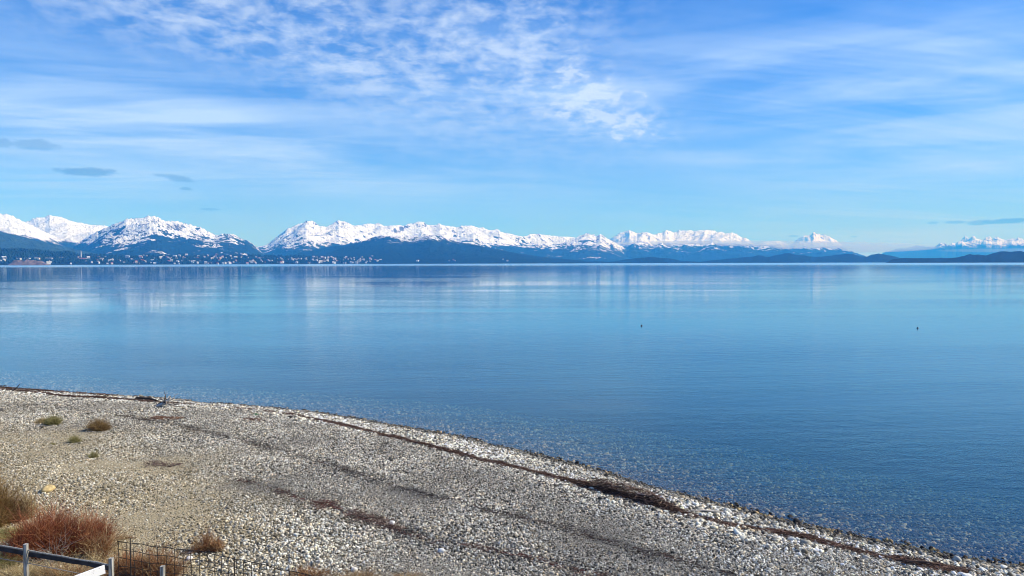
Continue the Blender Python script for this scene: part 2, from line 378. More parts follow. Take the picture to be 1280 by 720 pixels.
# ------------------------------------------------------------------ mountains
def mountain_mat(name, snowline, band, patch=200.0, nscale=0.0022, rocky=0.55, forest=(0.013, 0.030, 0.026), rock=(0.13, 0.12, 0.115), low_snow=0.0, speck=0.558):
    m, t, b = new_mat(name, 0.95, 0.05)
    g = t.node('ShaderNodeNewGeometry'); pos = g.outputs['Position']
    x, y, z = t.sep(pos); nx, ny, nz = t.sep(g.outputs['Normal'])
    n1 = t.noise(pos, nscale, 6, 0.62, 0.4); n2 = t.noise(pos, nscale * 4, 6, 0.65, 0.6)
    n3 = t.noise(t.comb(t.m('ADD', x, t.m('MULTIPLY', z, 1.3)), t.m('MULTIPLY', y, 0.35), t.m('MULTIPLY', t.m('SUBTRACT', z, t.m('MULTIPLY', x, 0.5)), 0.35)), nscale * 7, 5, 0.68, 0.5)
    zz = t.m('ADD', z, t.m('MULTIPLY', t.m('ADD', t.m('MULTIPLY', t.m('SUBTRACT', n1, 0.5), 1.5), t.m('ADD', t.m('MULTIPLY', t.m('SUBTRACT', n2, 0.5), 1.0), t.m('MULTIPLY', t.m('SUBTRACT', n3, 0.5), 0.8))), patch))
    snow = t.smooth(zz, snowline - band, snowline + band)
    # bare rock where it is steep
    steep = t.smooth(t.m('ADD', nz, t.m('MULTIPLY', t.m('SUBTRACT', n3, 0.5), 0.7)), rocky - 0.10, rocky + 0.02)
    snow = t.m('MULTIPLY', snow, steep)
    outc = t.smooth(t.m('ADD', t.m('MULTIPLY', n3, 0.55), t.m('ADD', t.m('MULTIPLY', n2, 0.3), t.m('MULTIPLY', n1, 0.15))), speck, speck + 0.025, 1.0, 0.0)
    snow = t.m('MULTIPLY', snow, outc)
    high = t.smooth(zz, snowline - band * 2, snowline + band * 2)
    bare = t.mix(high, t.mix(n2, c4(*[c * 0.5 for c in forest]), c4(*[c * 1.9 for c in forest])), t.mix(n3, c4(*rock), c4(*[c * 0.55 for c in rock])))
    t.put(b.inputs['Base Color'], t.mix(snow, bare, c4(0.80, 0.85, 0.92)))
    bp = t.node('ShaderNodeBump'); bp.inputs['Distance'].default_value = 110.0; bp.inputs['Strength'].default_value = 0.8; t.put(bp.inputs['Height'], t.m('ADD', n2, t.m('MULTIPLY', n3, 0.35)))
    t.put(b.inputs['Normal'], bp.outputs[0])
    return m
GR = {}
def mountain(name, outline, Yc, Wf, Wb, mat, seed, relief=0.45, scale=1400.0, jag=0.6, ppc=2.5, rows=110, pw=1.0, stretch=2.2, Yl=None, smooth_px=10.0, rotn=0.6):
    ox = np.array([p[0] for p in outline], float); oy = np.array([p[1] for p in outline], float)
    nc = int((ox[-1] - ox[0]) * ppc); xs = np.linspace(ox[0], ox[-1], nc)
    cy = np.interp(xs, ox, oy) + jag * fbm(xs * 0.28, xs * 0 + seed, 4, 0.6, seed=seed)
    d = ray(xs, cy); e = d[:, 2]
    Ycr = np.full(nc, float(Yc)) if Yl is None else Yc + (Yl - Yc) * (xs - xs[0]) / (xs[-1] - xs[0])
    tt = np.linspace(0, 1, rows) ** 1.15
    off = -Wf + tt * (Wf + Wb)
    Y = Ycr[None] + off[:, None]; X = Y * d[None, :, 0]
    tc_ = Wf / (Wf + Wb)
    warp = 0.10 * fbm(X / (scale * 1.6), Y / (scale * 4), 3, seed=seed + 3)
    q = tt[:, None] + warp * np.sin(np.pi * tt)[:, None]
    E = np.where(q < tc_, np.clip(q / tc_, 0, 1) ** pw, np.clip((1 - q) / (1 - tc_), 0, 1) ** 0.9)
    Xr = X * math.cos(rotn) - Y * math.sin(rotn); Yr = X * math.sin(rotn) + Y * math.cos(rotn)
    rd = ridged(Xr / scale, Yr / (scale * stretch), 6, 0.5, seed=seed)
    N = E * (1 - relief + relief * rd * 1.25) + 0.02 * E * fbm(X / scale * 6, Y / scale * 6, 3, seed=seed + 9)
    N[0] = 0; N[-1] = 0
    mxv = (N / Y).max(0)
    kk = np.exp(-(np.arange(-60, 61) / (ppc * smooth_px)) ** 2); kk /= kk.sum()
    mxv = np.convolve(np.pad(mxv, 60, mode='edge'), kk, 'valid')
    H = (np.maximum(e, -0.002) + CAMH / Ycr) / mxv
    Z = N * H[None]
    Z[0] = -20; Z[-1] = -20
    V = np.stack([X, Y, Z], -1)
    o = mesh_obj(name, V.reshape(-1, 3), grid_faces(rows, nc), mat, smooth=True)
    tag(o, kind='structure')
    GR[name] = V
    return o
def zline(py, Y): return (328.5 - py) / F1280 * Y

# farthest first
FAR = 30000
mountain('far_mountain_peak', [(985, 312), (990, 305), (995, 300), (1000, 296.5), (1008, 294.5), (1014, 292.5), (1017.5, 289.5), (1021, 291.5), (1026, 293.5), (1033, 295), (1040, 297), (1045, 300), (1050, 305), (1060, 312)], FAR, 3500, 3000,
         mountain_mat('far_peak_rock', zline(309, FAR), 60, 300, 0.0018, 0.55), 41, 0.3, 1500, 0.9)
mountain('far_mountain_range', [(1095, 318), (1120, 312), (1135, 309.5), (1145, 307.5), (1158, 308), (1168, 307), (1175, 303.5), (1181, 304), (1185, 306.5), (1190, 303.5), (1195, 304.5), (1203, 298.5), (1208, 298.5), (1213, 297), (1218, 295), (1222, 297.5), (1228, 299), (1233, 296.5), (1240, 299.5), (1246, 296), (1255, 299), (1265, 298), (1274, 300), (1290, 301), (1340, 305), (1400, 312)], 26000, 4500, 3500,
         mountain_mat('far_range_rock', zline(309, 26000), 50, 300, 0.0018, 0.60), 47, 0.5, 1500, 0.9, Yl=24000)
mountain('snow_mountain', [(756, 306), (762, 299), (767, 296), (777, 291), (784, 288), (787, 286.5), (791, 288.5), (797, 291), (803, 289.5), (808, 291), (813, 293), (820, 292.5), (828, 290), (832, 287.5), (836, 289), (842, 290.5), (850, 288.5), (862, 288.6), (875, 288), (890, 288.5), (905, 290), (915, 291), (922, 293), (927, 297), (935, 299.5), (940, 302), (944, 306), (950, 304.5), (957, 302.5), (965, 301.5), (975, 301.5), (981, 303), (984, 306), (992, 312)], 22000, 4200, 3000,
         mountain_mat('snow_mountain_rock', zline(308, 22000), 50, 300, 0.002, 0.60), 53, 0.35, 1600, 0.5)
mountain('snow_ridge', [(296, 316), (308, 311), (320, 308.5), (335, 305), (345, 297), (350, 293), (357, 287.5), (365, 284), (372, 280), (383, 275.2), (390, 277), (400, 282), (407, 283), (415, 280), (423, 276), (435, 278.2), (442, 281.5), (455, 280.5), (460, 280), (468, 281), (474, 279.3), (480, 281), (490, 281.5), (505, 282), (515, 279.5), (527, 277), (533, 280), (540, 282), (550, 279.2), (558, 282), (570, 284), (578, 282), (590, 281.8), (600, 284.5), (612, 287.5), (625, 288), (632, 291), (640, 293), (655, 295.5), (662, 294), (672, 292), (680, 292.7), (690, 295.5), (700, 296), (712, 296.5), (722, 295), (735, 291.2), (745, 295), (750, 292), (757, 297), (764, 300), (772, 305), (785, 313), (800, 320)], 14500, 4200, 2500,
         mountain_mat('snow_ridge_rock', zline(304, 12500), 30, 900, 0.0022, 0.735), 59, 0.42, 1700, 0.55, rows=150, Yl=16500)
mountain('left_snow_mountain', [(66, 318), (85, 310), (100, 302), (115, 293), (128, 286), (140, 281), (150, 277.5), (157, 274.5), (172, 273), (180, 271), (186, 269.5), (196, 270.5), (205, 275.2), (215, 277.3), (225, 278), (240, 281), (250, 284.5), (262, 290), (268, 292.5), (278, 292), (285, 293), (292, 293), (300, 297), (305, 299.5), (312, 302), (320, 308), (327, 314), (334, 320)], 11000, 3600, 2000,
         mountain_mat('left_mountain_rock', zline(292, 9500), 22, 1050, 0.0028, 0.70), 67, 0.45, 1200, 0.5, rows=140)
mountain('left_far_snow_mountain', [(-140, 285), (-60, 276), (0, 278), (28, 277.5), (36, 276), (48, 272), (56, 271.4), (62, 269), (72, 270.8), (82, 273), (95, 278), (110, 280.3), (128, 282), (145, 285), (170, 295), (200, 310)], 13500, 3600, 2500,
         mountain_mat('left_far_mountain_rock', zline(303, 12500), 40, 420, 0.002, 0.5, speck=0.63), 71, 0.25, 1400, 0.3)
mountain('left_snow_slope', [(-160, 240), (-60, 257), (0, 266.5), (12, 268.8), (22, 273.5), (33, 278), (50, 287), (65, 294.5), (80, 301), (95, 307), (110, 313), (130, 319)], 10800, 3200, 2500,
         mountain_mat('left_slope_rock', zline(297, 10000), 30, 260, 0.0022, 0.5, speck=0.61), 73, 0.25, 1100, 0.35)
mountain('left_forest_slope', [(-160, 276), (-60, 284), (0, 289), (20, 293.5), (40, 299), (55, 303), (80, 308.5), (100, 313), (120, 317), (150, 322)], 8200, 2000, 1500,
         mountain_mat('left_forest', 3000, 50, forest=(0.03, 0.055, 0.035)), 79, 0.3, 900, 0.3)
mountain('snowy_foothill', [(680, 323), (690, 320), (700, 316), (710, 312), (722, 307.5), (735, 304), (745, 302), (758, 303), (770, 307), (783, 308), (790, 303.5), (800, 301.2), (808, 302), (815, 306), (825, 304), (832, 307), (845, 306), (860, 305.5), (880, 306), (895, 305), (905, 307), (920, 307), (960, 308.5), (980, 311), (1000, 311), (1015, 309.5), (1035, 310), (1060, 313), (1075, 318), (1088, 323)], 17000, 3500, 2000,
         mountain_mat('foothill_rock', zline(306.5, 16000), 20, 620, 0.0026, 0.70, rock=(0.05, 0.055, 0.05)), 83, 0.5, 1000, 0.4)
mountain('forest_mountain', [(330, 322), (360, 319.5), (375, 316), (390, 312.5), (400, 310.5), (420, 307.5), (440, 304), (455, 300), (470, 296.5), (480, 294.2), (500, 295), (515, 296), (530, 294), (540, 293), (550, 295.5), (565, 300.5), (580, 303.5), (600, 307), (620, 311), (640, 315), (660, 318.5), (690, 322), (720, 325)], 10000, 3200, 2000,
         mountain_mat('forest_mountain_rock', zline(296.5, 9500), 10, 380, 0.004, 0.70, rock=(0.035, 0.045, 0.04)), 89, 0.32, 1100, 0.35)
mountain('wooded_hills', [(600, 327), (640, 324), (660, 322), (680, 323), (700, 323.5), (735, 326), (760, 327), (772, 326), (795, 322.5), (815, 321.2), (835, 322.5), (850, 325.8), (875, 327), (890, 325.5), (910, 323.5), (935, 321), (948, 319.5), (960, 321), (975, 318), (985, 316), (1000, 319.3), (1020, 321), (1040, 319.5), (1055, 317.5), (1065, 317.5), (1075, 320), (1083, 321), (1090, 318.5), (1098, 316.5), (1105, 317.5), (1115, 320), (1130, 324), (1145, 327)], 8800, 1100, 900,
         mountain_mat('hill_forest', 5000, 50, nscale=0.006), 97, 0.4, 600, 0.35)
mountain('headland', [(1108, 328), (1113, 325.5), (1117, 323.5), (1130, 322.5), (1160, 322.7), (1195, 322.3), (1203, 320), (1210, 318.3), (1222, 318), (1232, 319.5), (1240, 316.5), (1250, 314), (1260, 314.5), (1290, 315), (1350, 312), (1420, 315)], 5600, 500, 700,
         mountain_mat('headland_forest', 5000, 50, nscale=0.01), 101, 0.35, 400, 0.4)

# town shore: low wooded land on the left, nearer at the left end
mountain('town_hillside', [(-120, 309), (-40, 310.5), (0, 311.3), (15, 311), (30, 312), (50, 313), (68, 315), (85, 316), (98, 318), (110, 318), (140, 319.2), (160, 320), (200, 319.5), (260, 319.5), (320, 319.5), (380, 320), (430, 321), (480, 322), (520, 324.5), (560, 326), (600, 327.5)], 4600, 700, 900,
         mountain_mat('town_forest', 5000, 50, nscale=0.02, forest=(0.020, 0.036, 0.022)), 103, 0.3, 300, 0.5, Yl=8200, pw=0.8)
mountain('bluff', [(10, 331), (15, 327.5), (18, 325.5), (25, 325.2), (35, 325), (45, 325.6), (52, 326.5), (56, 328), (62, 331)], 3980, 45, 120, flat_mat('brown_bluff', (0.17, 0.125, 0.10), var=0.5, scale=0.05, coord='Object'), 107, 0.4, 60, 0.3, ppc=6, rows=30)


# ------------------------------------------------------------------ low stratus lying before the far peaks
def bank(name, x0, x1, py0, py1, Y, th, dens, seed):
    """a long lens of cloud: closed, thick, lumpy on top"""
    n, k = 90, 14
    V = []; xs = np.linspace(x0, x1, n)
    for i, px in enumerate(xs):
        t = i / (n - 1); env = max(0.02, math.sin(math.pi * t) ** 0.45)
        zt = zline(py0, Y); zb = zline(py1, Y); c = (zt + zb) / 2; h = (zt - zb) / 2
        X = Y * float(ray(px, 328)[0])
        for j in range(k):
            a = 2 * math.pi * j / k
            lump = 1 + 0.35 * float(fbm(np.array([i * 0.16]), np.array([j * 0.3 + seed]), 3, seed=seed)[0])
            V.append((X, Y + math.cos(a) * th * env * lump, c + math.sin(a) * h * env * (lump if math.sin(a) > 0 else 1)))
    F = [(i * k + j, i * k + (j + 1) % k, (i + 1) * k + (j + 1) % k, (i + 1) * k + j) for i in range(n - 1) for j in range(k)]
    F += [tuple(range(k))[::-1], tuple((n - 1) * k + j for j in range(k))]
    m = bpy.data.materials.new('stratus'); m.use_nodes = True; t = NT(m.node_tree); t.n.clear()
    pv = t.node('ShaderNodeVolumePrincipled'); pv.inputs['Density'].default_value = dens; pv.inputs['Color'].default_value = c4(0.80, 0.88, 1.0)
    o = t.node('ShaderNodeOutputMaterial'); t.l.new(pv.outputs[0], o.inputs['Volume'])
    o = mesh_obj(name, V, F, m); tag(o, kind='stuff'); return o
bank('low_cloud', 752, 1075, 301.0, 308, 18800, 500, 0.0012, 3)
bank('low_cloud', 930, 1175, 303.0, 317, 20500, 800, 0.0009, 7)
bank('low_cloud', 1170, 1380, 311.5, 317, 19500, 400, 0.0003, 9)

# ------------------------------------------------------------------ town on the far shore
def sample(name, px, t):
    V = GR[name]; nc = V.shape[1]
    d = float(ray(px, 325)[0]); xs = V[0, :, 0] / V[0, :, 1]
    i = int(np.clip(np.searchsorted(xs, d), 0, nc - 1)); j = t * (V.shape[0] - 1)
    j0 = int(j); f = j - j0
    return V[j0, i] * (1 - f) + V[min(j0 + 1, V.shape[0] - 1), i] * f
def place_by_px(name, px, py):
    """where the sight line through a pixel meets the front slope of a hill"""
    V = GR[name]; d = float(ray(px, 325)[0]); xs = V[0, :, 0] / V[0, :, 1]
    i = int(np.clip(np.searchsorted(xs, d), 0, V.shape[1] - 1)); c = V[:, i]
    want = float(ray(px, py)[2]); el_ = (c[:, 2] - CAMH) / c[:, 1]
    k = np.argmax(el_ >= want)
    if el_.max() < want: k = int(el_.argmax())
    if k > 0 and el_[k] != el_[k - 1]:
        f = (want - el_[k - 1]) / (el_[k] - el_[k - 1]); f = min(max(f, 0), 1); return c[k - 1] * (1 - f) + c[k] * f
    return c[k]
wall_white = flat_mat('white_render', (0.62, 0.61, 0.58), var=0.08); wall_cream = flat_mat('cream_render', (0.72, 0.62, 0.44), var=0.08)
wall_grey = flat_mat('grey_render', (0.42, 0.42, 0.42), var=0.08); roof_dark = flat_mat('dark_roof', (0.10, 0.09, 0.09)); roof_red = flat_mat('red_roof', (0.36, 0.10, 0.07)); roof_pale = flat_mat('pale_sheet_roof', (0.66, 0.66, 0.66))
glass_dark = flat_mat('window_glass', (0.04, 0.05, 0.07), rough=0.15, spec=0.6)
def house_mesh(w_, d_, h_, rh, wall, roof, name='far_house', win=3):
    a, b_ = w_ / 2, d_ / 2; e = 0.5
    V = [(-a, -b_, -6), (a, -b_, -6), (a, b_, -6), (-a, b_, -6), (-a, -b_, h_), (a, -b_, h_), (a, b_, h_), (-a, b_, h_), (-a, 0, h_ + rh), (a, 0, h_ + rh)]
    F = [(0, 1, 5, 4), (1, 2, 6, 9, 5), (2, 3, 7, 6), (3, 0, 4, 8, 7)]; mi = [0] * 4
    n = len(V); V += [(-a - e, -b_ - e, h_ - 0.2), (a + e, -b_ - e, h_ - 0.2), (a + e, 0, h_ + rh + 0.3), (-a - e, 0, h_ + rh + 0.3), (-a - e, b_ + e, h_ - 0.2), (a + e, b_ + e, h_ - 0.2)]
    F += [(n, n + 1, n + 2, n + 3), (n + 3, n + 2, n + 5, n + 4)]; mi += [1, 1]
    for q in range(win):
        x0 = -a + w_ * (q + 0.3) / win; x1 = -a + w_ * (q + 0.7) / win
        for zz_ in np.arange(1.0, h_ - 1.5, 3.0):
            n = len(V); V += [(x0, -b_ - 0.05, zz_), (x1, -b_ - 0.05, zz_), (x1, -b_ - 0.05, zz_ + 1.4), (x0, -b_ - 0.05, zz_ + 1.4)]; F += [(n, n + 1, n + 2, n + 3)]; mi += [2]
    return mesh_obj(name, V, F, [wall, roof, glass_dark], mat_idx=mi)
protos = []
kinds = [(15, 11, 8, 3.5, wall_white, roof_dark, 'white', 3), (20, 12, 11, 3.0, wall_white, roof_pale, 'white', 4), (13, 10, 7, 4.0, wall_cream, roof_red, 'cream', 3), (26, 14, 13, 2.0, wall_white, roof_pale, 'white', 5), (17, 12, 9, 3.5, wall_grey, roof_red, 'grey', 3)]
for kd in kinds: protos.append(house_mesh(*kd[:6], win=kd[7]))
txt = {'white': ('tiny white walled house among the trees of the town along the far shore', 'white houses of the town across the lake'),
       'cream': ('tiny cream walled house with a red roof in the town along the far shore', 'cream red-roofed houses of the town across the lake'),
       'grey': ('tiny grey walled house with a red roof in the town along the far shore', 'grey red-roofed houses of the town across the lake')}
first = [True] * len(protos)
hr = random.Random(5)
spots = []
def cluster(n, xa, xb, ya, yb, wpow=1.0):
    for _ in range(n):
        px = xa + (xb - xa) * hr.random(); spots.append((px, ya + (yb - ya) * hr.random() ** wpow))
cluster(14, 60, 160, 326, 330.5); cluster(8, 112, 165, 321, 326); cluster(4, 0, 15, 321, 330)
cluster(46, 165, 320, 326, 330.2); cluster(50, 175, 330, 319.5, 324)
cluster(56, 325, 420, 321.5, 329.6); cluster(74, 395, 487, 321.5, 329.4, 0.8); cluster(10, 500, 524, 326, 328.5); cluster(5, 560, 640, 324, 328.4)
for (px, py) in spots:
    on_f = px > 520
    p = place_by_px('forest_mountain' if on_f else 'town_hillside', px, py)
    k = hr.choices(range(5), [5, 3, 2.0, 1.6, 1.4])[0]
    if first[k]: o = protos[k]; first[k] = False
    else: o = protos[k].copy(); sc.collection.objects.link(o)
    s_ = 0.6 + 0.55 * hr.random()
    o.location = (p[0], p[1], p[2] + 1.5); o.rotation_euler = (0, 0, hr.uniform(-0.9, 0.9)); o.scale = (s_, s_, s_)
    cl = kinds[k][6]; look = {'white': 'tiny white walled house', 'cream': 'tiny cream house with red roof', 'grey': 'tiny grey house with red roof'}[cl]
    if px < 60: zone = 'on the wooded shore at the far left end of the town'
    elif px < 165: zone = 'scattered among the trees near the white tower'
    elif px < 330 and py > 325: zone = 'in the waterside rows below the left snowy mountain'
    elif px < 330: zone = 'in the upper rows below the left snowy mountain'
    elif px < 410: zone = 'below the left end of the snowy ridge'
    elif px < 495: zone = 'in the dense right end of the town'
    elif px < 530: zone = 'in the small cluster just right of the town'
    else: zone = 'alone at the foot of the forest mountain'
    tag(o, look + ' ' + zone, 'house', cl + ' houses ' + zone)
def big(name, px, py, w_, d_, h_, rh, wall, roof, rz, label, cat='building', hill='town_hillside'):
    p = place_by_px(hill, px, py); r = empty(name, (p[0], p[1], p[2]), rz)
    a, b_ = w_ / 2, d_ / 2
    Vw = [(-a, -b_, -6), (a, -b_, -6), (a, b_, -6), (-a, b_, -6), (-a, -b_, h_), (a, -b_, h_), (a, b_, h_), (-a, b_, h_), (-a, 0, h_ + rh), (a, 0, h_ + rh)]
    mesh_obj('wall', Vw, [(0, 1, 5, 4), (1, 2, 6, 9, 5), (2, 3, 7, 6), (3, 0, 4, 8, 7)], wall, r)
    e = 0.6
    Vr = [(-a - e, -b_ - e, h_ - 0.1), (a + e, -b_ - e, h_ - 0.1), (a + e, 0, h_ + rh + 0.4), (-a - e, 0, h_ + rh + 0.4), (-a - e, b_ + e, h_ - 0.1), (a + e, b_ + e, h_ - 0.1)]
    Vr = Vr + [(x, y, z + 0.6) for x, y, z in Vr]
    mesh_obj('roof', Vr, [(1, 0, 3, 2), (2, 3, 4, 5), (6, 7, 8, 9), (9, 8, 11, 10), (0, 1, 7, 6), (5, 4, 10, 11), (1, 2, 8, 7), (2, 5, 11, 8), (3, 0, 6, 9), (4, 3, 9, 10)], roof, r)
    tag(r, label, cat); return r
big('long_building', 23, 324.3, 30, 14, 7, 2, wall_white, roof_pale, 0.1, 'long pale building at the left end of the row above the brown bluff')
big('long_building', 34, 324.2, 34, 14, 7, 2, wall_white, roof_pale, 0.05, 'second long pale building from the left above the brown bluff')
big('long_building', 46, 324.2, 34, 14, 8, 2, wall_cream, roof_pale, 0.0, 'pale cream building third in the row above the brown bluff')
big('grey_block', 61, 324.4, 46, 16, 10, 1, wall_grey, roof_pale, 0.05, 'wide grey block right of the brown bluff, left of the tower')
big('grey_block', 76, 323.0, 26, 14, 7, 1, wall_grey, roof_pale, 0.05, 'small grey block on the wooded slope left of the white tower')
big('hall', 103.5, 325.2, 44, 18, 11, 4, wall_grey, roof_red, 0.1, 'broad hall with a dull red roof below the white tower')
big('gabled_building', 110.3, 324, 20, 16, 14, 6, wall_white, roof_pale, 0.5, 'white gabled building just right of the tall tower')
big('gabled_building', 97.5, 323, 10, 10, 13, 5, wall_cream, roof_dark, 0.2, 'narrow pale building just left of the tall tower')
big('apartment_block', 127, 325.5, 22, 14, 15, 2, wall_grey, roof_pale, 0.2, 'pale grey apartment block on the shore slope right of the tower')
big('apartment_block', 176, 322.6, 24, 14, 11, 3, wall_white, roof_red, 0.2, 'bright white house with orange roof standing high on the wooded slope')
# the tower
p = place_by_px('town_hillside', 101.2, 321.5); tw = empty('tower', tuple(p)); tag(tw, 'tall slender white tower with a pointed spire above the town', 'tower')
def prism(r0, r1, z0, z1, k=8):
    V = [(r0 * math.cos(2 * math.pi * i / k), r0 * math.sin(2 * math.pi * i / k), z0) for i in range(k)] + [(r1 * math.cos(2 * math.pi * i / k), r1 * math.sin(2 * math.pi * i / k), z1) for i in range(k)]
    return V, [(i, (i + 1) % k, k + (i + 1) % k, k + i) for i in range(k)] + [tuple(range(k))[::-1], tuple(range(k, 2 * k))]
mesh_obj('shaft', *prism(4.2, 2.8, -6, 34), wall_white, tw); mesh_obj('gallery', *prism(4.4, 4.4, 34.05, 37), wall_grey, tw); mesh_obj('spire', *prism(2.6, 0.25, 37.05, 52), wall_white, tw)

# dark wood over the town's hillside
V = []; F = []; A = []
fr_ = np.random.default_rng(3)
def add_tree(p, h, r):
    n = len(V); k = 6
    for zf, rf in ((0.0, 0.55), (0.35, 1.0), (0.75, 0.6)):
        for i in range(k):
            a = 2 * math.pi * i / k + zf * 3; q = r * rf * (0.75 + 0.5 * fr_.random()); V.append((p[0] + q * math.cos(a), p[1] + q * math.sin(a), p[2] - 1 + h * zf))
    V.append((p[0], p[1], p[2] + h))
    for l in range(2):
        for i in range(k): F.append((n + l * k + i, n + l * k + (i + 1) % k, n + (l + 1) * k + (i + 1) % k, n + (l + 1) * k + i))
    for i in range(k): F.append((n + 2 * k + i, n + 2 * k + (i + 1) % k, n + 3 * k))
    c = 0.6 + 0.9 * fr_.random(); A.extend([(0.022 * c, 0.042 * c, 0.024 * c)] * (3 * k + 1))
for _ in range(5200):
    px = -60 + 620 * fr_.random() ** 1.3; t0 = 0.03 + 0.44 * fr_.random()
    p = sample('town_hillside', px, t0)
    if 14 < px < 60 and p[2] < 22: continue
    add_tree(p, 7 + 11 * fr_.random(), 3.5 + 4 * fr_.random())
for px, hh in ((80, 26), (84, 29), (88, 27), (92, 24), (77, 20), (96, 20), (103, 18), (86, 28)):
    p = sample('town_hillside', px, 0.40); add_tree(p, hh, 9); add_tree(p + np.array([9, 5, 0]), hh * 0.9, 9)
m, t, b = new_mat('far_foliage', 1.0, 0.0); t.put(b.inputs['Base Color'], t.node('ShaderNodeAttribute', attribute_name='tint').outputs['Color'])
fol = m
o = mesh_obj('far_woodland', V, F, fol, attrs={'tint': ('FLOAT_COLOR', A)}); tag(o, kind='stuff')

# ------------------------------------------------------------------ pebbles
def pebble_nodes(name, mat, seed):
    g = bpy.data.node_groups.new(name, 'GeometryNodeTree')
    g.interface.new_socket('Geometry', in_out='INPUT', socket_type='NodeSocketGeometry'); g.interface.new_socket('Geometry', in_out='OUTPUT', socket_type='NodeSocketGeometry')
    N = g.nodes; L = g.links; gi = N.new('NodeGroupInput'); go = N.new('NodeGroupOutput')
    join = N.new('GeometryNodeJoinGeometry')
    for v in range(5):
        ico = N.new('GeometryNodeMeshIcoSphere'); ico.inputs['Subdivisions'].default_value = 2; ico.inputs['Radius'].default_value = 0.5
        ns = N.new('ShaderNodeTexNoise'); ns.noise_dimensions = '4D'; ns.inputs['Scale'].default_value = 1.4; ns.inputs['Detail'].default_value = 1.0; ns.inputs['W'].default_value = seed + v * 3.7
        sb = N.new('ShaderNodeVectorMath'); sb.operation = 'SUBTRACT'; L.new(ns.outputs['Color'], sb.inputs[0]); sb.inputs[1].default_value = (0.5, 0.5, 0.5)
        mu = N.new('ShaderNodeVectorMath'); mu.operation = 'SCALE'; L.new(sb.outputs[0], mu.inputs[0]); mu.inputs['Scale'].default_value = 0.9
        sp_ = N.new('GeometryNodeSetPosition'); L.new(ico.outputs['Mesh'], sp_.inputs['Geometry']); L.new(mu.outputs[0], sp_.inputs['Offset'])
        sh = N.new('GeometryNodeSetShadeSmooth'); L.new(sp_.outputs[0], sh.inputs[0])
        sm = N.new('GeometryNodeSetMaterial'); sm.inputs['Material'].default_value = mat; L.new(sh.outputs[0], sm.inputs[0])
        gt = N.new('GeometryNodeGeometryToInstance'); L.new(sm.outputs[0], gt.inputs[0]); L.new(gt.outputs[0], join.inputs[0])
    ip = N.new('GeometryNodeInstanceOnPoints'); L.new(gi.outputs[0], ip.inputs['Points']); L.new(join.outputs[0], ip.inputs['Instance'])
    ip.inputs['Pick Instance'].default_value = True
    def attr(nm, ty):
        a = N.new('GeometryNodeInputNamedAttribute'); a.data_type = ty; a.inputs['Name'].default_value = nm; return a.outputs[0]
    L.new(attr('size', 'FLOAT_VECTOR'), ip.inputs['Scale'])
    er = N.new('FunctionNodeEulerToRotation'); L.new(attr('rot', 'FLOAT_VECTOR'), er.inputs[0]); L.new(er.outputs[0], ip.inputs['Rotation'])
    ri = N.new('FunctionNodeRandomValue'); ri.data_type = 'INT'; ri.inputs['Min'].default_value if False else None
    for s_ in ri.inputs:
        if s_.name == 'Min' and s_.type == 'INT': s_.default_value = 0
        if s_.name == 'Max' and s_.type == 'INT': s_.default_value = 4
    L.new([o_ for o_ in ri.outputs if o_.type == 'INT'][0], ip.inputs['Instance Index'])
    L.new(ip.outputs[0], go.inputs[0]); return g
m, t, b = new_mat('pebble_stone', 0.75, 0.25)
ca = t.node('ShaderNodeAttribute', attribute_type='INSTANCER', attribute_name='tint').outputs['Color']
nn = t.noise(t.node('ShaderNodeTexCoord').outputs['Object'], 5.0, 4, 0.6); f = t.smooth(nn, 0.3, 0.7, 0.8, 1.15)
t.put(b.inputs['Base Color'], t.mix(1.0, ca, t.comb(f, f, f), 'MULTIPLY'))
peb_mat = m
def scatter(name, X, Y, S, smin, smax, colf, seed, sink=0.15):
    r = np.random.default_rng(seed); n = len(X); Z = terrain(X, Y)
    sz = (smin + (smax - smin) * r.random(n) ** 2.4) * np.clip(1.05 + 1.1 * fbm(X * 0.28, Y * 0.28, 4, seed=77), 0.62, 1.28) * (1 + 0.7 * (r.random(n) < 0.006))
    size = np.stack([sz * (1.0 + 0.5 * r.random(n)), sz, sz * (0.5 + 0.4 * r.random(n))], -1)
    rot = np.stack([r.normal(0, 0.5, n), r.normal(0, 0.5, n), r.random(n) * 6.283], -1)
    P = np.stack([X, Y, Z + size[:, 2] * (0.5 - sink)], -1)
    col = colf(X, Y, S, r)
    me = bpy.data.meshes.new(name); me.vertices.add(n); me.vertices.foreach_set('co', P.astype(np.float32).ravel())
    for k, dat in (('size', size), ('rot', rot)):
        a = me.attributes.new(k, 'FLOAT_VECTOR', 'POINT'); a.data.foreach_set('vector', dat.astype(np.float32).ravel())
    a = me.attributes.new('tint', 'FLOAT_COLOR', 'POINT'); a.data.foreach_set('color', np.concatenate([col, np.ones((n, 1))], 1).astype(np.float32).ravel())
    o = bpy.data.objects.new(name, me); sc.collection.objects.link(o); me.materials.append(peb_mat)
    md = o.modifiers.new('scatter', 'NODES'); md.node_group = pebble_nodes(name + '_nodes', peb_mat, seed)
    tag(o, kind='stuff'); return o
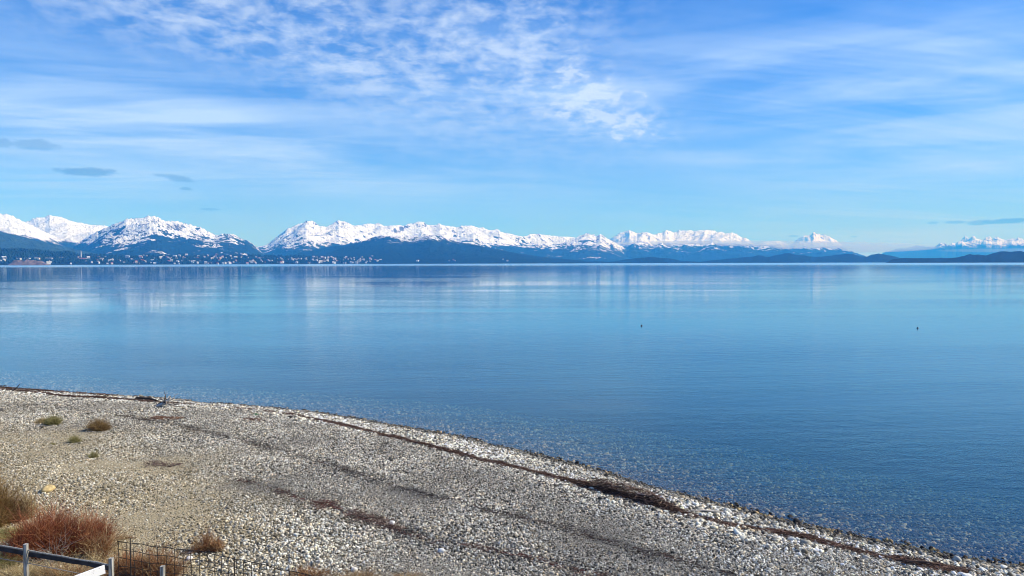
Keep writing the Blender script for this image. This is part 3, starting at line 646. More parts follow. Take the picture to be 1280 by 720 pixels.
def stone_cols(X, Y, S, r):
    n = len(X); dk, sa, we = tone(X, Y, S)
    v = np.clip(r.beta(0.6, 0.8, n), 0, 1); base = 0.045 + 0.74 * v ** 1.1
    base = base * (1 - 0.62 * dk * (r.random(n) < 0.9))
    rim = np.exp(-((S - 1.6) / 1.5) ** 2); base = base * (1 + 0.30 * rim) * np.clip(1 + 0.55 * fbm(X * 0.35 + 9, Y * 0.35, 4, seed=78), 0.6, 1.35)
    hue = r.random((n, 1))
    warm = np.array([1.08, 1.0, 0.80]); cool = np.array([0.99, 1.0, 0.90]); tan = np.array([1.14, 0.95, 0.64])
    c = np.where(hue < 0.5, warm, np.where(hue < 0.88, cool, tan)) * base[:, None]
    c = c * (1 - 0.55 * sa[:, None] * 0.5) + np.array([0.40, 0.33, 0.18]) * 0.32 * sa[:, None]
    c = c * (1 - 0.72 * we[:, None])
    return np.clip(c, 0.02, 0.85)
def bed_cols(X, Y, S, r):
    n = len(X); v = r.beta(0.5, 1.0, n); base = 0.010 + 0.40 * v ** 2.2
    hue = r.random((n, 1)); c = np.where(hue < 0.45, np.array([1.4, 1.0, 0.50]), np.where(hue < 0.72, np.array([1.0, 1.0, 0.65]), np.array([1.3, 0.98, 0.42]))) * base[:, None]
    return np.clip(c, 0.02, 0.85)
def cand(n, seed, ymax=62):
    r = np.random.default_rng(seed)
    # polar sampling thins the stones out with distance
    a = np.radians(r.uniform(-42, 42, n)); q = 10.5 + (ymax - 10.5) * r.random(n) ** 0.95
    return q * np.sin(a), q * np.cos(a), r
X, Y, r_ = cand(1700000, 1)
S = sdist(X, Y, SHC, 20000)
dk_, sa_, we_ = tone(X, Y, S)
dcam = np.hypot(X, Y)
keep = (S > -0.15) & (S < 30) & (r_.random(len(X)) < (1 - 0.62 * np.clip(sa_, 0, 1) ** 1.5)) & (r_.random(len(X)) < np.clip(dcam / 26, 0.5, 1))
big_ = (S < 3.2) & (r_.random(len(X)) < 0.55 * np.clip(1 - S / 3.4, 0, 1) + 0.03)
kb = keep & big_; ks = keep & ~big_
print('pebbles', ks.sum(), kb.sum())
scatter('beach_pebbles', X[ks], Y[ks], S[ks], 0.020, 0.055, stone_cols, 2)
scatter('shore_cobbles', X[kb], Y[kb], S[kb], 0.04, 0.10, stone_cols, 3)
X, Y, r_ = cand(620000, 7, 70)
S = sdist(X, Y, SHC, 20000)
k_ = (S < -0.05) & (S > -17)
print('bed', k_.sum())
kn = k_ & (S > -1.6)
scatter('lakebed_stones', X[kn], Y[kn], S[kn], 0.04, 0.10, bed_cols, 8)
kf = k_ & (S <= -1.6)
scatter('lakebed_stones', X[kf], Y[kf], S[kf], 0.045, 0.13, bed_cols, 9)

# ------------------------------------------------------------------ twigs, weed, plants
def twig_mat(name, rough=0.9):
    m, t, b = new_mat(name, rough, 0.15); t.put(b.inputs['Base Color'], t.node('ShaderNodeAttribute', attribute_name='tint').outputs['Color']); return m
stem_mat = twig_mat('dry_stems')
class Strips:
    def __init__(s): s.V = []; s.F = []; s.A = []; s.n = 0
    def add(s, P, rad, col, k=3):
        """tapered tubes; P: (m, seg, 3) paths, rad: (m, seg), col: (m, 3)"""
        m_, g, _ = P.shape
        T = np.gradient(P, axis=1); T /= np.linalg.norm(T, axis=2, keepdims=True) + 1e-9
        ref = np.where(np.abs(T[..., 2:3]) > 0.9, np.array([1.0, 0, 0]), np.array([0, 0, 1.0]))
        U = np.cross(T, ref); U /= np.linalg.norm(U, axis=2, keepdims=True) + 1e-9; W_ = np.cross(T, U)
        R_ = []
        for i in range(k):
            a = 2 * math.pi * i / k; R_.append(P + (U * math.cos(a) + W_ * math.sin(a)) * rad[..., None])
        Q = np.stack(R_, 2).reshape(-1, 3)
        b0 = (np.arange(m_) * g * k)[:, None, None] + (np.arange(g - 1) * k)[None, :, None] + np.arange(k)[None, None]
        b1 = (np.arange(m_) * g * k)[:, None, None] + (np.arange(g - 1) * k)[None, :, None] + ((np.arange(k) + 1) % k)[None, None]
        f = np.stack([b0, b1, b1 + k, b0 + k], -1).reshape(-1, 4) + s.n
        s.V.append(Q); s.F.append(f); s.A.append(np.repeat(col, g * k, axis=0)); s.n += len(Q)
    def build(s, name, mat=None, parent=None, loc=None):
        V = np.concatenate(s.V)
        if loc is not None: V = V - np.asarray(loc)[None]
        o = mesh_obj(name, V, np.concatenate(s.F), mat or stem_mat, parent, smooth=True, attrs={'tint': ('FLOAT_COLOR', np.concatenate(s.A))})
        if loc is not None: o.location = loc
        return o
def pick(cols, n, r, var=0.25):
    c = np.array(cols)[r.integers(0, len(cols), n)]; return np.clip(c * (1 + r.normal(0, var, (n, 1))), 0.004, 0.8)
def clump(st, c, rx, ry, h, n, cols, r, lean=(0, 0), rad=0.006, spread=1.0, fork=2, zb=None, curl=0.30):
    """a bush: stems fan out of the footprint, each with side twigs"""
    a = r.random(n) * 2 * math.pi; q = np.sqrt(r.random(n))
    bx = c[0] + 0.45 * rx * q * np.cos(a); by = c[1] + 0.45 * ry * q * np.sin(a)
    tipx = c[0] + rx * q * np.cos(a) * spread + lean[0] * h + r.normal(0, 0.15 * rx, n); tipy = c[1] + ry * q * np.sin(a) * spread + lean[1] * h + r.normal(0, 0.15 * ry, n)
    hh = h * (1 - 0.55 * q ** 2.2) * (0.35 + 0.75 * r.random(n)) * (1 + 0.5 * fbm(bx * 2.2, by * 2.2, 3, seed=int(abs(c[0]) * 10)))
    z0 = terrain(bx, by) - 0.03
    g = 5; tt = np.linspace(0, 1, g)[None, :, None]
    P0 = np.stack([bx, by, z0], -1)[:, None]; P1 = np.stack([tipx, tipy, z0 + hh], -1)[:, None]
    P = P0 + (P1 - P0) * np.concatenate([tt ** 1.25, tt ** 1.25, tt ** 0.8], 2)
    P = P + r.normal(0, 1, (n, g, 3)) * tt * curl * h * 0.35
    st.add(P, rad * (1 - 0.75 * tt[..., 0]) * np.ones((n, 1)), pick(cols, n, r))
    for _ in range(fork):
        k = r.integers(1, g - 1, n); B = P[np.arange(n), k]; dirn = P[np.arange(n), k + 1] - P[np.arange(n), k - 1]
        dirn = dirn / (np.linalg.norm(dirn, axis=1, keepdims=True) + 1e-9) + r.normal(0, 0.8, (n, 3)); dirn[:, 2] = np.abs(dirn[:, 2])
        ln = h * r.uniform(0.15, 0.4, n)[:, None]; t3 = np.linspace(0, 1, 3)[None, :, None]
        Q = B[:, None] + dirn[:, None] * ln[:, None] * t3
        st.add(Q, rad * 0.6 * (1 - 0.7 * t3[..., 0]) * np.ones((n, 1)), pick(cols, n, r))
RED = [(0.20, 0.055, 0.028), (0.28, 0.085, 0.035), (0.13, 0.035, 0.022), (0.33, 0.13, 0.06), (0.10, 0.04, 0.025)]
RUST = [(0.30, 0.14, 0.06), (0.22, 0.09, 0.04), (0.38, 0.22, 0.10), (0.14, 0.06, 0.035), (0.42, 0.30, 0.16)]
OCHRE = [(0.30, 0.19, 0.07), (0.22, 0.12, 0.045), (0.38, 0.27, 0.11), (0.12, 0.07, 0.03)]
STRAW = [(0.50, 0.40, 0.22), (0.40, 0.30, 0.14), (0.58, 0.48, 0.28), (0.25, 0.17, 0.08)]
OLIVE = [(0.24, 0.22, 0.08), (0.33, 0.30, 0.12), (0.16, 0.15, 0.06), (0.42, 0.38, 0.18)]
BROWNG = [(0.30, 0.20, 0.08), (0.22, 0.13, 0.05), (0.40, 0.29, 0.13), (0.14, 0.08, 0.04)]
DRIFT = [(0.075, 0.045, 0.032), (0.11, 0.06, 0.045), (0.05, 0.032, 0.026), (0.15, 0.09, 0.065), (0.20, 0.13, 0.10)]
def bush(name, px, py, rx, ry, h, n, cols, label, cat, seed, **kw):
    r = np.random.default_rng(seed); c = hit(px, py); st = Strips()
    if name == 'grass_tuft' and h > 0.15: h *= 1.5; n = int(n * 1.3)
    for extra in kw.pop('mixin', []): clump(st, c + np.array([extra[0], extra[1], 0]), extra[2], extra[3], extra[4], extra[5], extra[6], r, rad=kw.get('rad', 0.006))
    clump(st, c, rx, ry, h, n, cols, r, **kw)
    o = st.build(name, loc=c); return tag(o, label, cat)
def lumps(seed, n, rx, ry, h, k, pal):
    q = np.random.default_rng(seed); out = []
    for _ in range(n):
        a = q.random() * 6.283; d = math.sqrt(q.random()) * 0.85
        out.append((d * rx * math.cos(a), d * ry * math.sin(a), rx * q.uniform(0.2, 0.42), ry * q.uniform(0.3, 0.55), h * q.uniform(0.45, 1.15) * (1.1 - 0.5 * d), int(k * q.uniform(0.5, 1.4)), pal[q.integers(0, len(pal))]))
    return out
REDL = [(0.34, 0.11, 0.05), (0.42, 0.17, 0.08), (0.24, 0.07, 0.035), (0.48, 0.25, 0.13)]
bush('red_bush', 76, 690, 1.0, 0.6, 0.55, 700, RED, 'large rust red leafless bush behind the timber rail fence', 'bush', 1, rad=0.0055, fork=3, mixin=lumps(71, 18, 1.2, 0.75, 0.98, 190, [RED, REDL, REDL, RUST, RED]) + lumps(75, 7, 1.3, 0.8, 0.75, 28, [[(0.42, 0.38, 0.33), (0.30, 0.26, 0.22)], STRAW]))
bush('ochre_bush', -6, 652, 0.7, 0.5, 0.5, 500, OCHRE, 'yellow brown bush cut by the left edge of the view', 'bush', 2, rad=0.0055, fork=3, mixin=lumps(72, 11, 0.95, 0.6, 1.0, 150, [OCHRE, OCHRE, [(0.10, 0.06, 0.04), (0.16, 0.10, 0.05)], STRAW]))
bush('orange_bush', 257, 688, 0.26, 0.2, 0.34, 90, RUST, 'small orange brown bush alone on the gravel right of the wire fence', 'bush', 3, rad=0.0045, fork=2, lean=(0.1, 0), mixin=lumps(73, 8, 0.42, 0.24, 0.62, 42, [RUST, RUST, REDL]) + [(-0.25, -0.12, 0.30, 0.14, 0.10, 150, [(0.07, 0.055, 0.045), (0.12, 0.10, 0.08)])])  # last clump: low dark stems standing in for the bush's shadow at left
bush('rusty_bush', 150, 715, 0.5, 0.3, 0.4, 250, RUST, 'loose rusty bush growing through the left end of the wire mesh', 'bush', 4, rad=0.0045, fork=2, mixin=lumps(74, 9, 0.7, 0.4, 0.6, 75, [RUST, REDL, STRAW]))
bush('twiggy_bush', 200, 724, 0.55, 0.35, 0.62, 560, RUST, 'thin twiggy bush behind the low post at the foot of the view', 'bush', 5, rad=0.0045, fork=2, mixin=[(-0.2, 0.0, 0.4, 0.3, 0.35, 400, RED)])
bush('dry_grass', 35, 728, 0.75, 0.35, 0.42, 1300, STRAW, 'pale dry grass below the rail of the timber fence', 'grass clump', 6, rad=0.004, fork=1)
bush('dry_grass', 85, 732, 0.7, 0.35, 0.45, 1300, STRAW + RUST, 'mixed straw and rust grass under the white board', 'grass clump', 7, rad=0.004, fork=1)
bush('dry_grass', -10, 708, 0.6, 0.4, 0.35, 700, OLIVE, 'olive grass at the left edge behind the timber rail', 'grass clump', 16, rad=0.004, fork=1)
bush('dry_grass', 20, 670, 0.85, 0.5, 0.16, 1500, OLIVE, 'low olive grass between the yellow brown bush and the red bush', 'grass clump', 17, rad=0.005, fork=1)
bush('rusty_grass', 385, 722, 0.5, 0.25, 0.26, 330, RUST, 'sparse rusty grass at the bottom edge, leftmost of three on the open gravel', 'grass clump', 8, rad=0.004, fork=1)
bush('rusty_grass', 450, 726, 0.55, 0.25, 0.26, 330, RUST + STRAW, 'sparse rusty grass at the bottom edge, middle of three on the open gravel', 'grass clump', 9, rad=0.004, fork=1)
bush('rusty_grass', 510, 727, 0.5, 0.22, 0.22, 300, RUST + STRAW, 'sparse rusty grass at the bottom edge, rightmost of three on the open gravel', 'grass clump', 10, rad=0.004, fork=1)
bush('grass_tuft', 66, 531, 0.34, 0.28, 0.25, 520, OLIVE, 'yellow green grass tuft on the gravel near the shore', 'grass tuft', 11, rad=0.006, fork=1)
bush('grass_tuft', 52, 529, 0.26, 0.22, 0.17, 300, STRAW, 'small pale tuft just left of the yellow green grass tuft', 'grass tuft', 12, rad=0.006, fork=1)
bush('grass_tuft', 124, 538, 0.44, 0.32, 0.29, 640, BROWNG, 'golden brown rounded grass tuft right of the yellow green one', 'grass tuft', 13, rad=0.006, fork=1)
bush('grass_tuft', 93, 553, 0.22, 0.18, 0.19, 220, OLIVE, 'small olive tuft below the two larger tufts', 'grass tuft', 14, rad=0.005, fork=1)
bush('grass_tuft', 66, 556, 0.12, 0.1, 0.11, 100, OLIVE, 'tiny dark olive tuft left of the small olive tuft', 'grass tuft', 15, rad=0.005, fork=1)
bush('grass_tuft', 117, 572, 0.17, 0.14, 0.17, 160, OLIVE, 'small dark tuft standing on bare gravel above the yellow boulder', 'grass tuft', 18, rad=0.005, fork=1)
bush('grass_tuft', 95, 578, 0.15, 0.12, 0.09, 110, STRAW, 'flat pale tuft beside the small dark tuft', 'grass tuft', 19, rad=0.005, fork=1)
bush('grass_tuft', 164, 574, 0.14, 0.12, 0.06, 90, STRAW, 'faint straw tuft on the gravel in the left middle of the beach', 'grass tuft', 20, rad=0.005, fork=1)
bush('grass_tuft', 235, 591, 0.16, 0.12, 0.08, 130, [(0.06, 0.06, 0.04), (0.10, 0.09, 0.05)], 'flat blackish tuft on the gravel right of the dried weed patch', 'grass tuft', 21, rad=0.005, fork=1)
bush('grass_tuft', 320, 519, 0.14, 0.12, 0.12, 130, [(0.05, 0.20, 0.10), (0.10, 0.26, 0.12)], 'little bright green plant beside the wrack line', 'plant', 22, rad=0.006, fork=1)
bush('grass_tuft', 156, 673, 0.26, 0.10, 0.10, 160, RUST, 'flat dark rusty tuft on bare sand just above the wire mesh', 'grass tuft', 23, rad=0.005, fork=1)
bush('grass_tuft', 267, 704, 0.20, 0.08, 0.08, 90, [(0.07, 0.06, 0.05), (0.11, 0.08, 0.06)], 'dark sprig lying on the sand below the small orange bush', 'grass tuft', 24, rad=0.005, fork=1)
bush('grass_tuft', 288, 709, 0.12, 0.07, 0.07, 60, [(0.09, 0.04, 0.03), (0.12, 0.07, 0.05)], 'tiny dark red sprig right of the dark sprig on the sand', 'grass tuft', 25, rad=0.005, fork=1)

def litter(name, pts, width, n, cols, seed, lmin, lmax, rad, hgt=0.05, along=0.85, wts=None):
    """sticks and weed strewn along a curve"""
    r = np.random.default_rng(seed); P = px_path(pts) if isinstance(pts, list) else pts
    L_ = np.concatenate([[0], np.cumsum(np.linalg.norm(np.diff(P, axis=0), axis=1))])
    u = r.random(n) * L_[-1]
    # the line is patchy: keep more where a slow noise is high
    pn = 1.1 * fbm(u * 0.45, u * 0 + seed, 4, 0.65, seed=seed) + 0.35
    if wts is not None: pn = pn + np.interp(u, L_, wts)
    keep = r.random(n) < np.clip(pn, 0.05, 1); u = u[keep]; n = len(u); pn = pn[keep]
    cx = np.interp(u, L_, P[:, 0]); cy = np.interp(u, L_, P[:, 1])
    tx = np.interp(u + 0.3, L_, P[:, 0]) - np.interp(u - 0.3, L_, P[:, 0]); ty = np.interp(u + 0.3, L_, P[:, 1]) - np.interp(u - 0.3, L_, P[:, 1])
    al = np.arctan2(ty, tx); wv = 0.25 * fbm(u * 0.5, u * 0 + 3.3, 3, seed=seed + 1)
    wd = width * (0.35 + 0.9 * np.clip(pn, 0, 1.6))
    off = r.normal(0, 0.45, n) * wd + wv
    cx = cx - np.sin(al) * off; cy = cy + np.cos(al) * off
    an = al + r.normal(0, 1 - along, n) * 1.6 + (r.random(n) < 0.12) * r.uniform(-1.5, 1.5, n)
    ln = lmin + (lmax - lmin) * r.random(n) ** 2.5
    zb = terrain(cx, cy); pile = hgt * np.exp(-(off / (wd + 0.02)) ** 2) * np.clip(pn, 0.3, 1.8)
    g = 4; tt = np.linspace(-0.5, 0.5, g)
    Q = np.stack([cx[:, None] + np.cos(an)[:, None] * ln[:, None] * tt, cy[:, None] + np.sin(an)[:, None] * ln[:, None] * tt, (zb + 0.02 + pile * r.random(n))[:, None] + np.zeros(g)[None]], -1)
    Q = Q + r.normal(0, 0.09, Q.shape) * ln[:, None, None] * np.array([1, 1, 0.45])
    st = Strips(); st.add(Q, (rad * r.uniform(0.5, 1.5, n))[:, None] * np.array([1, 0.9, 0.75, 0.4])[None], pick(cols, n, r))
    return st.build(name)
wts = np.interp(np.arange(len(WR)), range(len(WR)), [0.5, 0.6, 0.6, 0.5, 0.6, -0.1, -0.1, 0.1, 0.45, 0.3, 0.35, 0.35, 0.5, 0.4, 0.5, 0.2, 0.4, 0.6, 0.8, 1.0, 0.5, 0.35, 0.35, 0.5, 0.35, 0.45, 0.7, 0.5])
o = litter('driftwood_wrack', WR, 0.20, 17000, DRIFT, 31, 0.05, 0.5, 0.0075, hgt=0.10, along=0.75, wts=wts); tag(o, kind='stuff')
o = litter('driftwood_wrack', [(725, 607), (750, 613), (780, 621), (810, 630), (840, 640)], 0.12, 1500, DRIFT + [(0.04, 0.03, 0.025), (0.36, 0.26, 0.19)], 32, 0.06, 0.75, 0.0075, along=0.6, hgt=0.22, wts=[0.6, 1, 1.4, 1.4, 0.8]); tag(o, kind='stuff')
o = litter('thin_weed_line', [(0, 485.5), (40, 488), (90, 492), (140, 496.5)], 0.2, 900, DRIFT, 33, 0.1, 0.7, 0.012, hgt=0.08, wts=[.6] * 4); tag(o, kind='stuff')
o = litter('thin_weed_line', B2, 0.30, 4200, [(0.05, 0.045, 0.045), (0.08, 0.07, 0.065), (0.10, 0.06, 0.045)], 34, 0.05, 0.30, 0.007, hgt=0.02); tag(o, kind='stuff')
o = litter('thin_weed_line', B3, 0.30, 2600, [(0.05, 0.045, 0.045), (0.10, 0.06, 0.045), (0.14, 0.06, 0.05)], 35, 0.05, 0.30, 0.007, hgt=0.02); tag(o, kind='stuff')
for i, (pts, n, cl) in enumerate([([(190, 523), (225, 525)], 600, [(0.20, 0.10, 0.06), (0.14, 0.07, 0.05)]), ([(400, 526), (440, 536)], 900, [(0.15, 0.08, 0.06), (0.10, 0.06, 0.05)]), ([(436, 642), (470, 654), (505, 664)], 1100, [(0.17, 0.11, 0.09), (0.12, 0.08, 0.065), (0.08, 0.055, 0.05), (0.22, 0.16, 0.13)]),
                                  ([(183, 580), (222, 583)], 420, [(0.11, 0.07, 0.065), (0.19, 0.14, 0.12)]), ([(398, 629), (418, 634)], 300, [(0.15, 0.07, 0.06), (0.09, 0.05, 0.045)]), ([(305, 524), (330, 527)], 320, [(0.16, 0.07, 0.05), (0.10, 0.05, 0.04)])]):
    o = litter('dried_weed', pts, 0.26, int(n * 0.36), cl, 40 + i, 0.05, 0.28, 0.008, hgt=0.06, along=0.2, wts=[0.8] * len(pts)); tag(o, kind='stuff')

# driftwood pieces
def rod(name, pts, rads, col, label, cat, seed=0, branches=()):
    st = Strips(); r = np.random.default_rng(seed); P = np.array(pts, float); g = 9
    tt = np.linspace(0, 1, g); ti = np.linspace(0, 1, len(P))
    Q = np.stack([np.interp(tt, ti, P[:, k]) for k in range(3)], -1); Q[1:-1] += r.normal(0, 0.012, (g - 2, 3))
    st.add(Q[None], np.interp(tt, ti, rads)[None], np.array([col]), k=8)
    for (f0, vec, rd) in branches:
        b0 = Q[int(f0 * (g - 1))]; t5 = np.linspace(0, 1, 5)[:, None]; B = b0 + np.array(vec) * t5 + np.array([0, 0, 0.04]) * t5 ** 2 + r.normal(0, 0.008, (5, 3))
        st.add(B[None], np.linspace(rd, rd * 0.35, 5)[None], np.array([col]), k=6)
    c = Q.mean(0); o = st.build(name, loc=c); tag(o, label, cat); return o
c = hit(207, 509)
stump = empty('driftwood_stump', tuple(c)); tag(stump, 'bleached white driftwood root stump near the water at the left', 'driftwood')
st = Strips(); r = np.random.default_rng(4)
trunk = np.array([[-0.42, -0.10, 0.05], [-0.2, -0.02, 0.12], [0.0, 0.05, 0.20], [0.16, 0.02, 0.36], [0.22, 0.0, 0.48]])
st.add(trunk[None], np.array([[0.04, 0.07, 0.09, 0.07, 0.04]]), np.array([(0.50, 0.46, 0.39)]), k=9)
st.build('trunk', parent=stump)
for i_, (vec, rd) in enumerate((((0.32, 0.05, 0.16), 0.05), ((0.42, 0.12, -0.02), 0.055), ((0.66, -0.12, -0.10), 0.045), ((-0.30, 0.12, 0.20), 0.04), ((0.10, 0.25, 0.30), 0.035), ((-0.12, -0.25, 0.02), 0.04), ((0.5, 0.25, 0.1), 0.035), ((0.2, -0.3, -0.12), 0.045), ((0.75, 0.1, -0.05), 0.03), ((-0.65, 0.1, -0.08), 0.035), ((-0.45, -0.2, 0.10), 0.03), ((0.05, -0.15, 0.42), 0.025), ((0.45, 0.0, 0.34), 0.022), ((-0.18, 0.05, 0.40), 0.022))):
    st = Strips(); t5 = np.linspace(0, 1, 7)[:, None]; B = np.array([0.02, 0.02, 0.22]) + np.array(vec) * t5 + np.cumsum(r.normal(0, 0.03, (7, 3)), 0); B[:, 2] = np.maximum(B[:, 2], 0.04)
    st.add(B[None], np.linspace(rd * 1.2, rd * 0.3, 7)[None], np.array([[(0.52, 0.48, 0.41), (0.10, 0.08, 0.065), (0.40, 0.35, 0.28), (0.22, 0.18, 0.14)][i_ % 4]]), k=7)
    st.build('root', parent=stump)
c = hit(17, 489.5)
rod('driftwood_branch', [c + (-0.1, 0, 0.0), c + (0.15, 0, 0.18), c + (0.34, 0, 0.40)], [0.035, 0.03, 0.015], (0.07, 0.06, 0.05), 'dark branch sticking up at a slant from the weed line, far left', 'branch', 1)
a, b_ = hit(863, 641), hit(927, 645)
rod('driftwood_pole', [a + (0, 0, 0.07), (a + b_) / 2 + (0, 0, 0.08), b_ + (0, 0, 0.06)], [0.028, 0.024, 0.014], (0.40, 0.37, 0.33), 'thin straight grey pole lying between the wrack line and the water', 'pole', 2)
a, b_ = hit(178, 500), hit(196, 503)
rod('driftwood_log', [a + (-0.3, 0, 0.09), (a + b_) / 2 + (0, 0, 0.12), b_ + (0, 0, 0.08)], [0.07, 0.09, 0.05], (0.06, 0.045, 0.035), 'short dark log on the weed line left of the white stump', 'log', 3)
a, b_ = hit(795, 627), hit(838, 637)
rod('driftwood_branch', [a + (0, 0, 0.2), (a + b_) / 2 + (0, 0.05, 0.26), b_ + (0, 0, 0.16)], [0.03, 0.028, 0.012], (0.45, 0.34, 0.27), 'pale curved branch on top of the largest wrack heap', 'branch', 4, branches=[(0.4, (0.35, 0.25, 0.06), 0.016), (0.6, (0.25, -0.25, 0.03), 0.014)])
a, b_ = hit(1132, 706), hit(1200, 716)
rod('driftwood_branch', [a + (0, 0, 0.09), (a + b_) / 2 + (0, 0, 0.13), b_ + (0, 0, 0.06)], [0.035, 0.03, 0.012], (0.10, 0.065, 0.05), 'dark crooked branch in the wrack line near the bottom right corner', 'branch', 5, branches=[(0.5, (0.4, 0.1, 0.08), 0.015)])

# boulders
def stone(name, px, py, sx, sy, sz, col, label, seed):
    r = np.random.default_rng(seed); c = hit(px, py); nu, nv = 22, 14; V = []
    for i in range(nv + 1):
        th = math.pi * i / nv
        for j in range(nu):
            ph = 2 * math.pi * j / nu; d = np.array([math.sin(th) * math.cos(ph), math.sin(th) * math.sin(ph), math.cos(th)])
            k = 1 + 0.16 * float(fbm(np.array([d[0] * 1.5 + seed]), np.array([d[1] * 1.5 + d[2] * 1.3]), 3, seed=seed)[0])
            V.append((d[0] * sx * k, d[1] * sy * k, d[2] * sz * k + sz * 0.6))
    F = [(i * nu + j, i * nu + (j + 1) % nu, (i + 1) * nu + (j + 1) % nu, (i + 1) * nu + j) for i in range(nv) for j in range(nu)]
    o = mesh_obj(name, V, F, flat_mat(name + '_rock', col, var=0.3, scale=9, bump=0.02), smooth=True); o.location = c; o.rotation_euler = (0, 0, r.random() * 3); tag(o, label, 'stone')
stone('boulder', 60, 614, 0.21, 0.15, 0.10, (0.50, 0.38, 0.18), 'rounded yellow boulder above the red bush', 1)
stone('white_stone', 237, 700, 0.07, 0.06, 0.05, (0.78, 0.76, 0.72), 'white stone on the sand below the small orange bush', 2)
stone('white_stone', 490, 655, 0.075, 0.06, 0.05, (0.78, 0.77, 0.74), 'single bright white stone beside the reddish weed streak', 3)
stone('white_stone', 552, 690, 0.08, 0.06, 0.05, (0.76, 0.75, 0.71), 'single bright white stone near the lower end of the dark pebble band', 4)
stone('white_stone', 443, 714, 0.08, 0.06, 0.05, (0.74, 0.70, 0.62), 'pale stone near the bottom edge beside the middle rusty grass', 5)
stone('dark_stone', 1, 514, 0.12, 0.09, 0.08, (0.08, 0.075, 0.07), 'dark stone at the left edge of the beach above the tufts', 6)

# ------------------------------------------------------------------ fences
wood_m, t, b = new_mat('weathered_wood', 0.85, 0.15)
oc = t.node('ShaderNodeTexCoord').outputs['Object']
n1 = t.noise(t.vm('MULTIPLY', oc, (14, 14, 1.2)), 3.0, 6, 0.65)
t.put(b.inputs['Base Color'], t.mix(t.smooth(n1, 0.3, 0.7), c4(0.13, 0.12, 0.10), c4(0.52, 0.50, 0.44)))
bp = t.node('ShaderNodeBump'); bp.inputs['Distance'].default_value = 0.006; t.put(bp.inputs['Height'], n1); t.put(b.inputs['Normal'], bp.outputs[0])
shade_strip_mat = flat_mat('rail_shade_dark', (0.035, 0.035, 0.04), var=0.4, scale=6, bump=0.004)
board_w, t, b = new_mat('chipped_white_paint', 0.6, 0.3)
oc = t.node('ShaderNodeTexCoord').outputs['Object']; n1 = t.noise(oc, 22.0, 5, 0.7)
t.put(b.inputs['Base Color'], t.mix(t.smooth(n1, 0.60, 0.66), c4(0.80, 0.80, 0.78), c4(0.25, 0.24, 0.23)))
wire_m = flat_mat('rusty_wire', (0.03, 0.025, 0.022), rough=0.7, scale=20)
def at_h(px, py, hgt):
    """point at height hgt above the ground seen through a pixel"""
    d = ray(float(px), float(py)); z = 1.2 + hgt
    for _ in range(12):
        k = (z - CAMH) / d[2]; z = float(terrain(np.array([d[0] * k]), np.array([d[1] * k]))[0]) + hgt
    return np.array([d[0] * k, d[1] * k, z])
def beam(name, a, b_, wd, hg, mat, parent, org, bev=0.006, n=8, wob=0.004, seed=0):
    """board between two points, with slightly uneven edges"""
    r = np.random.default_rng(seed); a = np.array(a, float); b_ = np.array(b_, float); T = b_ - a; T /= np.linalg.norm(T)
    up = np.array([0, 0, 1.0]) if abs(T[2]) < 0.9 else np.array([0, 1.0, 0]); S_ = np.cross(T, up); S_ /= np.linalg.norm(S_); U = np.cross(S_, T)
    prof = [(-wd / 2 + bev, -hg / 2), (wd / 2 - bev, -hg / 2), (wd / 2, -hg / 2 + bev), (wd / 2, hg / 2 - bev), (wd / 2 - bev, hg / 2), (-wd / 2 + bev, hg / 2), (-wd / 2, hg / 2 - bev), (-wd / 2, -hg / 2 + bev)]
    V = []
    for i in range(n):
        c = a + (b_ - a) * i / (n - 1) + S_ * r.normal(0, wob) + U * r.normal(0, wob)
        for (p, q) in prof: V.append(c + S_ * p + U * q - org)
    F = [(i * 8 + j, i * 8 + (j + 1) % 8, (i + 1) * 8 + (j + 1) % 8, (i + 1) * 8 + j) for i in range(n - 1) for j in range(8)] + [tuple(range(8))[::-1], tuple((n - 1) * 8 + j for j in range(8))]
    return mesh_obj(name, V, F, mat, parent)
PH = 1.0
tops = [(-75, 662), (32, 680), (139, 697.5), (203, 707.5), (330, 728)]
base = [at_h(x, y, PH) for x, y in tops]
org = base[1] * np.array([1, 1, 0]) + np.array([0, 0, base[1][2] - PH])
fen = empty('rail_fence', tuple(org)); tag(fen, 'low timber rail fence with grey posts at the bottom left corner', 'fence')
for i, p in enumerate(base):
    g = p - np.array([0, 0, PH + 0.15]); beam('post', g, p, 0.066, 0.066, wood_m, fen, org, seed=i, wob=0.003)
off = np.array([0, 0, -0.10])
beam('rail', base[0] + off, base[2] + off + np.array([-0.03, 0, -0.02]), 0.024, 0.022, wood_m, fen, org, n=16, seed=8)
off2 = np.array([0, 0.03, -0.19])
beam('board', base[0] + off2, base[2] + off2, 0.03, 0.085, shade_strip_mat, fen, org, n=14, seed=9)  # dark strip added to stand in for the shade under the rail
off3 = np.array([0, 0, -0.36]); st = Strips()
Pw = np.array([base[0] + off3, base[1] + off3 + [0, 0, .02], base[2] + off3 - [0, 0, 0.02], base[3] + off3, base[4] + off3]) - org
st.add(Pw[None], np.full((1, 5), 0.006), np.array([(0.35, 0.34, 0.32)]), k=5); st.build('wire', parent=fen)
# white board leaning on the fence, running towards the viewer
q0 = base[2] + np.array([-0.07, -0.08, -0.16]); q1 = q0 + np.array([-0.75, -0.85, -0.10])
org = q0.copy(); wb = beam('white_board', q0, q1, 0.03, 0.15, board_w, None, org, n=6, wob=0.0015); wb.location = org
tag(wb, 'white painted board with chipped paint leaning from the timber fence', 'board')
